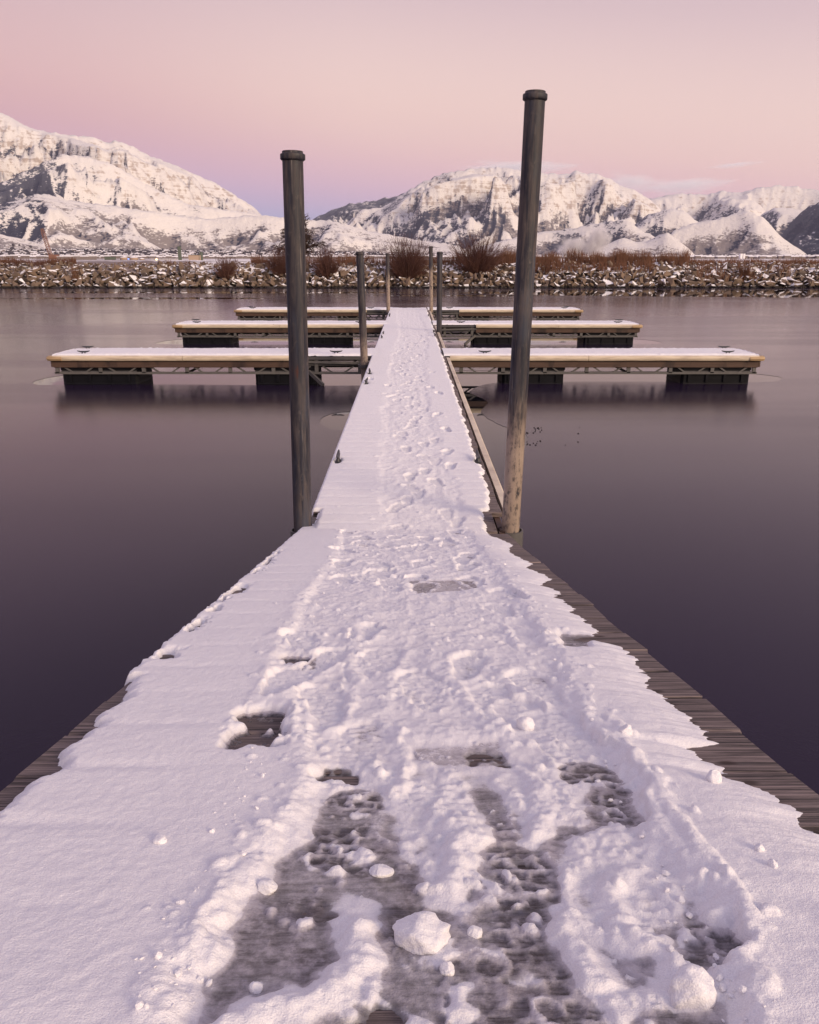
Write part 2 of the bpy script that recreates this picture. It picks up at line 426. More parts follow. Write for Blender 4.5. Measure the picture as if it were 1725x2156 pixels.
def mat_water():
    m = NM('open_water'); p = m.pos()
    n = m.noise(m.scale(p, (.5, 1.6, 1)), 1.2, 3); m.bump(n, .02, .02)
    m.set(Base_Color=(.008, .008, .012), Roughness=.03, IOR=1.28); MAT['water'] = m.m
    m = NM('thin_ice'); p = m.pos(); y = m.sep(p)[1]
    st = m.noise(m.scale(p, (.035, .22, 1)), 1., 5, .6); far = m.step(y, 34, 46)
    fine = m.noise(p, 22, 3, .6)
    rough = m.math('ADD', m.step(st, .42, .62, .13, .19), m.math('MULTIPLY', m.math('MULTIPLY', far, m.step(st, .55, .68)), -.07))
    fl = m.vor(p, 1.3, 'DISTANCE_TO_EDGE')
    c = m.mix(m.noise(p, .35, 5), (.012, .007, .022), (.020, .012, .032))
    m.bump(m.math('ADD', fine, m.noise(p, 90, 2)), .05, .01)
    m.set(Base_Color=c, Roughness=rough, IOR=1.265); MAT['ice'] = m.m
mat_water()

# ================================================================== SETTING
DECK = .595          # top of the planks of the floating walkway
# ---- water and ice
b = MB(); b.add([(-300, -60, 0), (300, -60, 0), (300, 82, 0), (-300, 82, 0)], [(0, 1, 2, 3)])
tag(b.build('water', MAT['water']), 'dark still lake water showing through gaps in the ice', kind='structure')

def jag(poly, amp, seed, sub=10):
    out = []; rr = random.Random(seed); n = len(poly)
    for i in range(n):                       # closed Catmull-Rom
        p0, p1, p2, p3 = [Vector(poly[(i+k) % n]) for k in (-1, 0, 1, 2)]
        for j in range(sub):
            t = j/sub
            q = .5*((2*p1)+(-p0+p2)*t+(2*p0-5*p1+4*p2-p3)*t*t+(-p0+3*p1-3*p2+p3)*t**3)
            out.append((q.x+rr.uniform(-amp, amp), q.y+rr.uniform(-amp, amp)))
    return out
def W(x, y): v = on_z(x, y, 0); return (v.x, v.y)
holes = []
holes.append(jag([(-8.15, 17.9), (-7.9, 17.35), (-7.3, 17.28), (-5, 17.35), (-3, 17.25), (-.3, 17.3), (-.2, 18.5), (-.4, 19.5), (-4, 19.4), (-7.3, 19.3), (-8.0, 18.6)], .015, 1))
holes.append(jag([(8.3, 18.6), (7.3, 19.3), (4, 19.5), (.3, 19.5), (.25, 18.5), (.1, 15), (.2, 11.5), (.4, 9.2), W(1062, 1012), W(1100, 960), W(1108, 916), W(1050, 893), W(1013, 868), W(1026, 846), W(990, 824), W(1047, 806), (3.5, 17.75), (5.6, 17.75), (7.4, 17.7), (8.0, 17.9)], .015, 2))
holes.append(jag([(-8.0, 26.4), (-7.3, 25.8), (-4, 25.75), (-.4, 25.8), (-.3, 27), (-4, 27.9), (-7.2, 27.7)], .02, 3))
holes.append(jag([(8.0, 26.6), (7.2, 27.7), (4, 27.9), (.35, 27.4), (.3, 26), (4, 25.75), (7.3, 25.85)], .02, 4))
holes.append(jag([(-7.4, 34), (-4, 33.4), (-.4, 33.5), (-.4, 35.2), (-4, 35.4)], .02, 5))
holes.append(jag([(7.4, 34.2), (4, 35.4), (.4, 35.2), (.4, 33.5), (4, 33.4)], .02, 6))
holes.append(jag([W(674, 888), W(690, 874), W(735, 867), (-.2, 14.2), (-.15, 13.2), (-.3, 12.3), W(715, 906), W(685, 899)], .008, 7))
# open leads towards the far bank
holes.append(jag([(4, 66), (14, 60), (30, 57.5), (44, 58.5), (60, 64), (66, 70), (50, 72.5), (30, 72), (14, 71)], .5, 8))
holes.append(jag([(-28, 56.2), (-20, 55.2), (-13, 55.4), (-9, 56.3), (-13, 57.6), (-20, 57.6)], .3, 9))
holes.append(jag([(-33, 67), (-20, 65.2), (-6, 65.0), (0.5, 66.2), (-6, 67.6), (-20, 68.4)], .35, 10))
holes.append(jag([(-3, 60.5), (6, 59.5), (9, 60.6), (4, 61.6)], .25, 12))
def ice():
    bm = bmesh.new()
    def loop(pts):
        vs = [bm.verts.new((x, y, .004)) for x, y in pts]
        for i in range(len(vs)): bm.edges.new((vs[i], vs[(i+1) % len(vs)]))
    rr = random.Random(4)
    outer = [(-300, -60), (300, -60)]+[(300-600*i/120, 76.6+rr.uniform(-.5, .3)) for i in range(121)]
    loop(outer)
    for h in holes: loop(h)
    bmesh.ops.triangle_fill(bm, use_beauty=True, use_dissolve=False, edges=list(bm.edges), normal=(0, 0, 1))
    # drop triangles inside the holes if the fill kept them
    def inside(p, poly):
        c = False; j = len(poly)-1
        for i in range(len(poly)):
            if (poly[i][1] > p.y) != (poly[j][1] > p.y) and p.x < (poly[j][0]-poly[i][0])*(p.y-poly[i][1])/(poly[j][1]-poly[i][1])+poly[i][0]: c = not c
            j = i
        return c
    kill = [f for f in bm.faces if any(inside(f.calc_center_median(), h) for h in holes)]
    bmesh.ops.delete(bm, geom=kill, context='FACES')
    bmesh.ops.recalc_face_normals(bm, faces=bm.faces)
    for f in bm.faces:
        if f.normal.z < 0: f.normal_flip()
    me = bpy.data.meshes.new('ice_sheet'); bm.to_mesh(me); bm.free()
    tag(link('ice_sheet', me, MAT['ice']), 'thin dark ice sheet skinned over the marina water', kind='structure')
ice()

# ---- land behind the bank
def land():
    ys = np.array([79.2, 80.0, 80.6, 81.2, 82, 83, 84.5, 87, 90, 95, 100, 130, 200, 400, 1000, 2500, 5000, 9000, 17600.])
    q = np.concatenate([np.linspace(-1, -.4, 20)[:-1], np.linspace(-.4, .4, 420), np.linspace(.4, 1, 20)[1:]])
    P = np.zeros((len(ys), len(q), 3))
    for i, y in enumerate(ys):
        w = max(150, y*1.1); x = q*w; P[i, :, 0] = x; P[i, :, 1] = y
        up = float(np.interp(y, [79, 80.6, 83, 100, 300], [1.15, 1.9, 2.02, 1.95, 2.0]))
        P[i, :, 2] = up+((.22*perlin(x*.25, x*0+y*.25, 4)+.12*perlin(x*.9, x*0+y*.8, 9)) if y < 300 else 0)
    me = grid_mesh('ground', P); tag(link('ground', me, MAT['land']), 'flat snowy land with brush behind the rock bank', kind='structure')
land()

# ---- mountains
def pxdir(x, y):
    d = ray(x, y); h = math.hypot(d.x, d.y); return math.atan2(d.x, d.y), d.z/h
RIDGES = [  # crest as measured points, distance, seed, forest bias, rock bias, scrub bias
 ([(-300, 150), (-100, 205), (0, 237), (40, 258), (75, 272), (125, 280), (200, 287), (225, 300), (240, 294), (262, 297), (300, 318), (350, 340), (400, 362), (450, 382), (500, 412), (530, 432), (545, 445), (575, 475), (640, 530)], 12000, 1, -.1, .08, -.05),
 ([(-300, 480), (-60, 410), (0, 387), (40, 365), (86, 340), (140, 322), (165, 326), (194, 331), (252, 351), (324, 394), (396, 430), (540, 448), (620, 500), (680, 545)], 9000, 2, [(-300, .95), (60, .95), (125, .85), (150, .45), (230, .25), (300, .0), (380, .35), (420, .45), (470, .1)], -.1, .22),
 ([(-300, 470), (-80, 445), (0, 430), (72, 409), (97, 409), (162, 423), (288, 441), (432, 458), (552, 453), (600, 455), (642, 459), (696, 463), (768, 484), (876, 502), (948, 513), (973, 520), (1030, 546)], 6800, 3, [(-300, .5), (30, .55), (75, .35), (105, -.15), (700, -.1)], -.3, .30),
 ([(-300, 495), (-80, 485), (0, 492), (30, 497), (70, 508), (130, 528), (200, 546)], 5200, 4, .1, .0, .4),
 ([(560, 546), (655, 462), (690, 445), (735, 428), (790, 421), (830, 412), (860, 405), (900, 402), (1000, 400)], 15500, 5, 1.1, .0, .2),
 ([(600, 546), (728, 473), (761, 440), (804, 437), (833, 419), (865, 398), (894, 380), (920, 368), (940, 362), (1000, 352), (1060, 352), (1100, 355), (1140, 362), (1180, 368), (1215, 360), (1265, 366), (1300, 385), (1340, 400), (1365, 415), (1385, 432), (1420, 470), (1480, 546)], 12500, 6, .16, .10, .12),
 ([(1180, 546), (1300, 440), (1365, 417), (1400, 412), (1430, 405), (1480, 408), (1520, 402), (1560, 404), (1600, 394), (1640, 388), (1680, 392), (1725, 400), (1830, 390), (2050, 420)], 14500, 7, .05, .0, .0),
 ([(930, 546), (1020, 515), (1092, 495), (1140, 487), (1212, 478), (1284, 464), (1320, 461), (1356, 485), (1400, 505), (1470, 546)], 7800, 8, .30, -.2, .45),
 ([(1270, 546), (1338, 470), (1363, 452), (1410, 438), (1439, 443), (1468, 463), (1520, 490), (1580, 546)], 9800, 9, .35, -.1, .2),
 ([(1400, 546), (1478, 463), (1500, 434), (1536, 416), (1583, 420), (1604, 434), (1660, 500), (1700, 546)], 11200, 10, .25, .1, .05),
 ([(1370, 546), (1417, 485), (1457, 470), (1511, 460), (1572, 443), (1608, 456), (1644, 496), (1680, 521), (1716, 545)], 7000, 11, .0, -.05, .34),
 ([(1220, 546), (1262, 522), (1309, 499), (1340, 508), (1365, 505), (1403, 487), (1430, 505), (1464, 535), (1480, 546)], 5800, 12, .0, -.2, .25),
 ([(1560, 546), (1600, 452), (1633, 434), (1680, 440), (1760, 450), (1900, 500)], 10000, 13, .3, .0, .1),
 ([(1590, 546), (1644, 495), (1665, 470), (1694, 437), (1725, 424), (1800, 395), (2050, 380)], 8300, 14, 1.0, .05, .3),
]
def mountains():
    NA, NR = 960, 430
    az = np.linspace(R(-30.5), R(30.5), NA)
    rr = np.exp(np.linspace(math.log(3300), math.log(17500), NR))
    A, RR = np.meshgrid(az, rr)
    X = RR*np.sin(A); Y = RR*np.cos(A); LAT = A*9000
    Z = 2.2+np.clip(RR-3400, 0, 2600)*np.interp(A, [R(-30), R(-6), R(4), R(30)], [.026, .018, .008, .006])+np.clip((RR-3400)/800, 0, 1)*5*fbm(X/300, Y/300, 3, 15); rock = np.zeros_like(A); forest = np.zeros_like(A); scrub = np.full_like(A, .42)
    for pts, Rk, sd_, fb, rb, sb in RIDGES:
        ae = [pxdir(*p) for p in pts]; aa = np.array([q[0] for q in ae]); ee = np.array([q[1] for q in ae])
        e = np.interp(az, aa, ee, left=-.01, right=-.01)
        if isinstance(fb, list): fb = np.interp(az, [pxdir(q[0], 450)[0] for q in fb], [q[1] for q in fb])[None, :]+0*A
        # wobble of the crest distance so that ridges are not circles about the viewer
        Rc = Rk*(1+.035*fbm(az*6, az*0+sd_, 3, sd_)+.02*np.sin(az*5+sd_))
        jagg = fbm(az*160, az*0+sd_*3.3, 4, sd_+20)*.0022*np.clip(e*14, 0, 1)
        k_ = np.hanning(9); k_ /= k_.sum(); es = np.convolve(np.pad(e, 4, 'edge'), k_, 'valid')
        kw = np.hanning(61); kw /= kw.sum(); ew = np.convolve(np.pad(e, 30, 'edge'), kw, 'valid')
        zc = np.maximum(CAMZ+Rc*es, -60); zw = np.maximum(CAMZ+Rc*ew, -60); zj = Rc*jagg
        Zc = zc[None, :]; RC = Rc[None, :]
        L = np.clip(np.maximum(Zc, 1)/.47, 500, RC-3300)
        t = (RC-RR)/L
        lat = A*Rk
        # spurs and gullies running down the slope
        wx = fbm(lat/1700, RR/1500, 3, sd_+30)*420
        dn = RC-RR; wx = wx*1.3
        sp = .5*ridged((lat+wx+.50*dn)/1250, (RR+wx)/3200, 5, sd_+40, .5)+.5*ridged((lat-wx-.42*dn)/980, (RR-wx)/3000, 5, sd_+47, .5)
        wy = fbm(X/1500, Y/1500, 3, sd_+33)*380
        iso = rmf((X+wx*.8)/1900, (Y+wy)/1900, 6, sd_+60)
        iso2 = rmf((X+wy*.5)/640, (Y-wx*.4)/640, 4, sd_+70)
        sp2 = ridged((lat-wx*.6)/420, RR/600, 3, sd_+50, .45)
        env = np.clip(t*4.0, 0, 1)*np.clip((1-t)*2.2, 0, 1)
        front = np.power(np.clip(1-t, 0, 1), 1.18)
        Zc = zw[None, :]*np.clip(t*5, 0, 1)+zc[None, :]*(1-np.clip(t*5, 0, 1))
        zz = Zc*front+zj[None, :]*np.exp(-(t/.03)**2)+env*Zc*((iso-.30)*1.15+(sp-.58)*.50+(sp2-.62)*.04+(iso2-.30)*.17)
        cap = CAMZ+RR*(es[None, :]-.010*np.clip(t*2.5, 0, 1))+zj[None, :]*np.exp(-(t/.05)**2); kk = 12.
        zz = cap-kk*np.logaddexp(0, (cap-zz)/kk)+kk*.69*np.exp(-(t/.03)**2)
        back = zc[None, :]+zj[None, :]*np.exp(-(t/.03)**2)-(RR-RC)*.55
        zz = np.where(t >= 0, zz, back)
        m = zz > Z
        Z = np.where(m, zz, Z)
        rock = np.where(m, rb, rock); forest = np.where(m, fb, forest); scrub = np.where(m, sb, scrub)
    # foot slopes
    n = fbm(X/420, Y/420, 5, 77)
    Z += np.clip((Z-2)/120, 0, 1)*n*14
    dzr = np.gradient(Z, axis=0)/np.gradient(RR, axis=0); dza = np.gradient(Z, axis=1)/(np.gradient(A, axis=1)*RR)
    slope = np.hypot(dzr, dza)
    left = -(-dza)/np.sqrt(1+slope**2)          # >0 where the face looks to the left (north)
    big = fbm(X/1500, Y/1500, 4, 91)
    zb = blur(Z, 22); curv = np.clip((zb-Z)/30., -1, 1)
    rock = rock+np.clip((slope-.70)*.45, -.30, .28)+np.where(Z > 500, .05, -.25)
    forest = -.18+forest*.85+np.clip(curv, -.4, 1)*.65+np.clip(left*1.15, -.35, .75)+big*.35-np.clip((Z-1250)/500, 0, 1)*.5-np.clip((160-Z)/150, 0, 1)*.6
    scrub = scrub+.06+curv*.85+big*.50+np.clip(left*.35, -.2, .3)-np.clip((Z-800)/900, 0, 1)*.32
    P = np.stack([X, Y, Z], -1)
    me = grid_mesh('mountains', P, None, {'rock': rock, 'forest': forest, 'scrub': scrub})
    tag(link('mountains', me, MAT['mountain']), 'snow covered mountain range with forested gullies behind the lake', kind='structure')
    global terrain
    def terrain(x, y):
        a = math.atan2(x, y); r = math.hypot(x, y)
        i = int(np.clip(np.searchsorted(rr, r), 0, NR-1)); j = int(np.clip(np.searchsorted(az, a), 0, NA-1))
        return Z[i, j]
mountains()

# ================================================================== DOCK
# ---- ramp frame: plane that slopes down from under the camera to the floating walkway
HP = .644
e_s = ray(843, 937).normalized()
e_u = e_s.cross(Vector((0, 0, 1))).normalized()
e_n = e_u.cross(e_s).normalized()
RO = CAM-e_n*HP
RAMP = Matrix((( e_u.x, e_s.x, e_n.x, RO.x), (e_u.y, e_s.y, e_n.y, RO.y), (e_u.z, e_s.z, e_n.z, RO.z), (0, 0, 0, 1)))
S_END = (DECK-RO.z)/e_s.z
D_END = (RO+e_s*S_END).y
UL, UR = -.748, .771
def rp(x, y, n=.02):                       # measured point on the ramp -> (u, s)
    d = ray(x, y); o = CAM-RO
    k = (n-o.dot(e_n))/d.dot(e_n); p = o+d*k
    return p.dot(e_u), p.dot(e_s)
PITCH = .241
def plank_mesh(w, d, t, seed):
    rr = random.Random(seed); b = MB(); nx = 6
    prof = lambda: [(-d/2, -t), (-d/2, -.006), (-d/2+.006, 0), (d/2-.006, 0), (d/2, -.006), (d/2, -t)]
    for i in range(nx+1):
        x = -w/2+w*i/nx; e = rr.uniform(-.004, .004)
        for k, (a, c) in enumerate(prof()):
            ex = (rr.uniform(-.006, .004) if i in (0, nx) else 0)
            b.v.append((x+ex, a+(rr.uniform(-.0015, .0015)), c+(e*.5 if c > -.01 else 0)))
    n = 6
    for i in range(nx):
        for k in range(n): b.f.append((i*n+k, i*n+(k+1) % n, (i+1)*n+(k+1) % n, (i+1)*n+k))
    b.f.append(tuple(range(n-1, -1, -1))); b.f.append(tuple(nx*n+k for k in range(n)))
    me = b.mesh('plank'); me.materials.append(MAT['plank']); return me
ramp = tag(empty('dock_ramp', tuple(RO)), 'weathered timber dock ramp sloping down under trampled snow', 'dock ramp')
PM = [plank_mesh(UR-UL, PITCH-.006, .04, k) for k in range(5)]
uc = (UL+UR)/2
s = -1.6; k = 0
# the gaps between planks follow the ridges seen in the snow
s_ref = rp(0, 1637, 0)[1]
s = s_ref-PITCH*math.ceil((s_ref+1.6)/PITCH)+PITCH/2
while s < S_END-.10:
    off = random.uniform(-.008, .008)
    link('plank', PM[k % 5], None, ramp, RAMP @ Matrix.Translation((uc+off, s, random.uniform(-.002, .001))))
    s += PITCH; k += 1
for u in (UL+.09, UR-.09):
    b = MB(); b.bar(RAMP @ Vector((u, -1.7, -.14)), RAMP @ Vector((u, S_END-.05, -.14)), .05, .19); b.build('stringer', MAT['fascia'], ramp)

# ---- snow on the ramp
def inpoly(U, S, poly):
    c = np.zeros(U.shape, bool); j = len(poly)-1
    for i in range(len(poly)):
        xi, yi = poly[i]; xj, yj = poly[j]
        if yi != yj:
            c ^= ((yi > S) != (yj > S)) & (U < (xj-xi)*(S-yi)/(yj-yi)+xi)
        j = i
    return c
def seg_dist(U, S, pts):
    best = np.full(U.shape, 9.); tt = np.zeros(U.shape); n = len(pts)-1
    for i in range(n):
        (ax, ay), (bx, by) = pts[i], pts[i+1]; dx, dy = bx-ax, by-ay; q = dx*dx+dy*dy+1e-9
        t = np.clip(((U-ax)*dx+(S-ay)*dy)/q, 0, 1); d = np.hypot(U-ax-t*dx, S-ay-t*dy)
        m = d < best; best = np.where(m, d, best); tt = np.where(m, (i+t)/n, tt)
    return best, tt
def boot(U, S, cu, cs, ang, ln=.30, wd=.105):
    """signed distance-like field of a boot sole (negative inside) and its local coords"""
    c, s_ = math.cos(ang), math.sin(ang); x = (U-cu)*c+(S-cs)*s_; y = -(U-cu)*s_+(S-cs)*c
    v = y/(ln/2)
    half = wd/2*(.86+.20*np.cos((v-.45)*2.2)-.10*np.exp(-((v+.15)/.28)**2))
    r = np.hypot(x/half, np.where(np.abs(v) > .55, (np.abs(v)-.55)/.45, 0))
    return (r-1)*wd/2, x, y
def local(U, S, cu, cs, rad):
    us = U[0]; ss = S[:, 0]
    i0, i1 = np.searchsorted(ss, [cs-rad, cs+rad]); j0, j1 = np.searchsorted(us, [cu-rad, cu+rad])
    return slice(i0, i1), slice(j0, j1)

def tread(T, U, S, prints, rng, depthfun):
    for cu, cs, ang, fl in prints:
        I = local(U, S, cu, cs, .26)
        if I[0].stop-I[0].start < 3 or I[1].stop-I[1].start < 3: continue
        u, s_ = U[I], S[I]; wob = perlin(u*38, s_*38, 5)*.008+perlin(u*14, s_*14, 8)*.010
        d, x, y = boot(u+wob, s_+wob, cu, cs, ang, rng.uniform(.27, .31), rng.uniform(.095, .115))
        floor = fl*.6+.0034*np.maximum(0, np.sin(y*2*np.pi/.028+np.sign(x)*1.1+x*40))*sstep(0, -.012, d)+.004*fbm(u*40, s_*40, 3, 3)
        k = sstep(.005, -.005, d)
        rim = .0050*np.exp(-((d-.017)/.015)**2)*(.6+.6*perlin(u*22, s_*22, 9))
        T[I] = np.where(k > 0, np.minimum(T[I], T[I]*(1-k)+floor*k), T[I])+rim
def clods(T, U, S, items):
    for cu, cs, r, h in items:
        I = local(U, S, cu, cs, r*1.6)
        if I[0].stop-I[0].start < 2 or I[1].stop-I[1].start < 2: continue
        u, s_ = U[I]-cu, S[I]-cs
        ang = (cu*91+cs*57) % 3.14; c, q = math.cos(ang), math.sin(ang); x = u*c+s_*q; y = (-u*q+s_*c)*1.35
        d = np.hypot(x, y)/r*(1+.25*perlin((u+cu)/r*1.1, (s_+cs)/r*1.1, 6))
        T[I] = T[I]+h*np.sqrt(np.clip(1-d*d, 0, 1))

def ramp_snow():
    rng = random.Random(21)
    ss = [-.6]
    while ss[-1] < S_END+.34:
        v = ss[-1]; ss.append(v+(.010 if v < .62 else float(np.clip(.0029*v/.8, .003, .0085))))
    ss = np.array(ss); us = np.linspace(UL-.035, UR+.02, 500)
    U, S = np.meshgrid(us, ss)
    # outline of the lying snow, left and right, as (u, s)
    rgt = [(1052, 1089), (1023, 1100), (1036, 1109), (1016, 1117), (1052, 1132), (1088, 1147), (1080, 1158), (1090, 1168), (1128, 1186), (1118, 1194), (1157, 1212), (1171, 1222), (1146, 1233), (1192, 1246), (1186, 1258), (1207, 1272), (1220, 1292), (1272, 1327), (1265, 1340), (1230, 1347), (1327, 1362), (1345, 1382), (1352, 1400), (1382, 1427), (1378, 1440), (1412, 1474), (1457, 1502), (1485, 1529), (1512, 1558), (1540, 1565), (1462, 1575), (1482, 1594), (1545, 1620), (1527, 1629), (1642, 1667), (1702, 1712), (1712, 1737), (1757, 1772), (1860, 1840), (2010, 1960), (2200, 2130)]
    r_ = sorted([rp(x-6-10*(y-1100)/600, y, .0) for x, y in rgt], key=lambda q: q[1])
    uR = np.interp(ss, [q[1] for q in r_], [q[0] for q in r_])
    lft = [(618, 1132), (467, 1269), (405, 1340), (300, 1418), (276, 1440), (265, 1457), (268, 1474), (202, 1514), (207, 1542), (180, 1550), (127, 1587), (132, 1612), (97, 1642), (20, 1687), (0, 1712), (-90, 1800), (-300, 2000)]
    l_ = sorted([rp(x, y, .006) for x, y in lft], key=lambda q: q[1])
    uL = np.interp(ss, [q[1] for q in l_], [q[0] for q in l_])
    uL = np.where(ss > rp(300, 1418)[1], UL-.018, uL)
    fine = perlin(S*13, U*2, 30)*.014+perlin(S*34, U*3, 31)*.013+perlin(S*95, U*9, 32)*.008
    dR = uR[:, None]-U+fine; dL = U-uL[:, None]+fine*.8
    dE = np.minimum(dR*.9, dL)
    base = .0245+.004*fbm(U*2.2, S*2.2, 3, 2)+.0012*fbm(U*30, S*30, 3, 12)+.0035*fbm(U*7, S*7, 3, 13)*sstep(.1, .5, U)
    ph = (S-s_ref)/PITCH; gap = np.abs(ph-np.round(ph))*PITCH
    side = sstep(.30, .62, np.abs(U-uc))
    base = base-.0042*np.exp(-(gap/.024)**2)*(.15+.85*side)*np.clip(.55+1.1*fbm(U*3, S*1.5, 2, 16), 0, 1.3)
    # trampled track
    pl = [(640, 1250), (700, 1180), (720, 1110), (600, 1330), (560, 1400), (610, 1480), (625, 1560), (640, 1640), (590, 1720), (530, 1790), (455, 1880), (410, 1960), (370, 2050), (330, 2156), (280, 2300)]
    pr = [(985, 1110), (1020, 1160), (1080, 1230), (1130, 1300), (1190, 1400), (1235, 1500), (1290, 1570), (1350, 1680), (1420, 1780), (1500, 1860), (1545, 1960), (1575, 2050), (1600, 2156), (1650, 2300)]
    a_ = sorted([rp(*p) for p in pl], key=lambda q: q[1]); b_ = sorted([rp(*p) for p in pr], key=lambda q: q[1])
    pL = np.interp(ss, [q[1] for q in a_], [q[0] for q in a_])[:, None]; pR = np.interp(ss, [q[1] for q in b_], [q[0] for q in b_])[:, None]
    wob = fbm(U*9, S*9, 4, 14)*.035
    inside = np.minimum(U-pL, pR-U)+wob
    M = sstep(-.012, .045, inside)
    near = sstep(3.2, 1.7, S)
    rough = ridged(U*8, S*5.5, 4, 44)
    lump = fbm(U*24, S*24, 4, 45)
    track = .0135+.010*fbm(U*4.5, S*3.2, 3, 43)+(rough-.62)*.009+lump*.0035
    # near the camera the track is trodden to a skin of grey ice with islands of crust on it
    near2 = sstep(1.74, 1.50, S+.16*fbm(U*6, S*6, 3, 50))
    isl = sstep(.14, .34, fbm(U*7, S*6, 5, 49)+.14*lump)
    wu, ws = U+fbm(U*15, S*15, 4, 51)*.035, S+fbm(U*15, S*15, 4, 52)*.035
    for poly in ([(830, 1640), (960, 1615), (1010, 1700), (1005, 1780), (945, 1885), (905, 1830), (850, 1790)], [(1200, 1735), (1400, 1715), (1480, 1850), (1420, 1895), (1310, 2000), (1235, 1950), (1185, 1850)],
                 [(1310, 2060), (1420, 1990), (1440, 2055), (1340, 2100)], [(650, 1580), (830, 1600), (850, 1640), (780, 1640), (660, 1645)], [(1050, 1600), (1230, 1600), (1240, 1720), (1120, 1740), (1060, 1680)]):
        isl = np.maximum(isl, blur(inpoly(wu, ws, [rp(*p) for p in poly]).astype(float), 16)*(.55+.45*sstep(-.3, .15, lump)))
    vein = sstep(.90, .965, ridged(U*11+.2*lump, S*9, 2, 57))*sstep(-.05, .25, fbm(U*5, S*5, 2, 58))
    ice_ = .0026+.0014*fbm(U*22, S*22, 4, 56)+.0055*vein
    crum = ridged(U*34, S*30, 3, 59)
    nearT = ice_+isl*(.0060+.006*(rough-.5)+.004*lump+.0045*(crum-.65))
    track = track*(1-near2)+nearT*near2
    T = base*(1-M)+np.maximum(track, .0005)*M
    T += .0060*np.exp(-((inside-.002)/.034)**2)*(.6+.8*fbm(U*9, S*9, 3, 15))*sstep(4.8, 3.0, S)
    SL = M*(near2*(.50+.50*sstep(1.55, 1.20, S+.35*fbm(U*5, S*5, 4, 39)))*(.70+.30*sstep(-.2, .2, fbm(U*11, S*11, 4, 38)))*(1-.9*isl)*(1-.8*vein)+(1-near2)*(.10+.45*sstep(.12, .4, fbm(U*6, S*4, 4, 46))))
    zones = [([(800, 1565), (1060, 1545), (1075, 1600), (820, 1605)], .006), ([(1230, 1640), (1330, 1630), (1340, 1680), (1250, 1690)], .004),
             ([(860, 1215), (1000, 1215), (1010, 1235), (880, 1245)], .005), ([(1180, 1325), (1245, 1328), (1235, 1360), (1185, 1355)], .003), ([(680, 1990-30), (700, 1850), (500, 1870), (450, 2000), (435, 2085), (480, 2095), (600, 2030)], .0026)]
    for poly, fl in zones:
        m = blur(inpoly(wu, ws, [rp(*p) for p in poly]).astype(float), 8)
        SL = np.maximum(SL, m*(.9 if fl < .005 else .7)); T = T*(1-m)+m*(fl+.0022*np.clip(lump, -.6, 1)+.004*vein)
    # boot prints along the track
    prints = []
    for i in range(40):
        s_ = rng.uniform(1.55, S_END); w = (s_-1.0)/4.6
        lo = np.interp(s_, ss, pL[:, 0]); hi = np.interp(s_, ss, pR[:, 0])
        prints.append((rng.uniform(lo+.03, hi-.03), s_, rng.gauss(0, .22), rng.uniform(.003, .008)))
    for px, py, an, fl in ((600, 1430, -.15, .010), (690, 1480, .1, .012), (1280, 1600, .2, .005), (760, 1560, -.1, .009), (1130, 1440, .2, .009), (1000, 1690, .1, .007), (860, 1670, -.12, .008), (1190, 1530, .25, .008), (1110, 1850, .15, .0035), (1120, 2010, .1, .003), (760, 1400, -.08, .012), (900, 1450, .0, .011), (1350, 1930, .2, .008)):
        u, s_ = rp(px, py); prints.append((u, s_, an, fl))
    tread(T, U, S, prints, rng, None)
    # boot soles pressed into the grey ice: dark lugs between pale slush walls
    for px, py, an in ((1110, 1865, .12), (1165, 2040, .08), (1275, 1650, .2), (1020, 2150, -.1), (720, 1720, -.15)):
        cu, cs = rp(px, py); I = local(U, S, cu, cs, .22)
        u, s_ = U[I], S[I]; wb = perlin(u*30, s_*30, 5)*.007
        d, x, y = boot(u+wb, s_-wb, cu, cs, an, .29, .105)
        xw = x+.010*perlin(u*22, s_*22, 12)+.005*perlin(u*60, s_*60, 15); yw = y+.010*perlin(u*22, s_*22, 16)
        row = np.floor(yw/.034); cell = np.maximum(np.abs(np.cos(np.pi*(xw/.036+.5*(row % 2)))), np.abs(np.cos(np.pi*yw/.034)))
        k = sstep(.006, -.006, d)*sstep(-.35, .05, perlin(u*9, s_*9, 13)+.25); wall = sstep(.74, .98, cell)*(.35+.65*sstep(-.3, .3, perlin(u*16, s_*16, 13)))
        T[I] = T[I]*(1-k)+k*(.0014+.0012*perlin(u*40, s_*40, 19)+.0046*wall); SL[I] = SL[I]*(1-k)+k*(1-.35*wall)
        T[I] += .0025*np.exp(-((d-.012)/.010)**2)*(.4+.8*perlin(u*24, s_*24, 14))
    # board gaps show as dark lines where the ice is thinnest
    T -= .0052*np.exp(-((gap+.004*perlin(U*9, S*9, 17))/.006)**2)*near2*np.clip(SL, 0, 1)*sstep(-.15, .2, fbm(U*4, S*9, 3, 18))
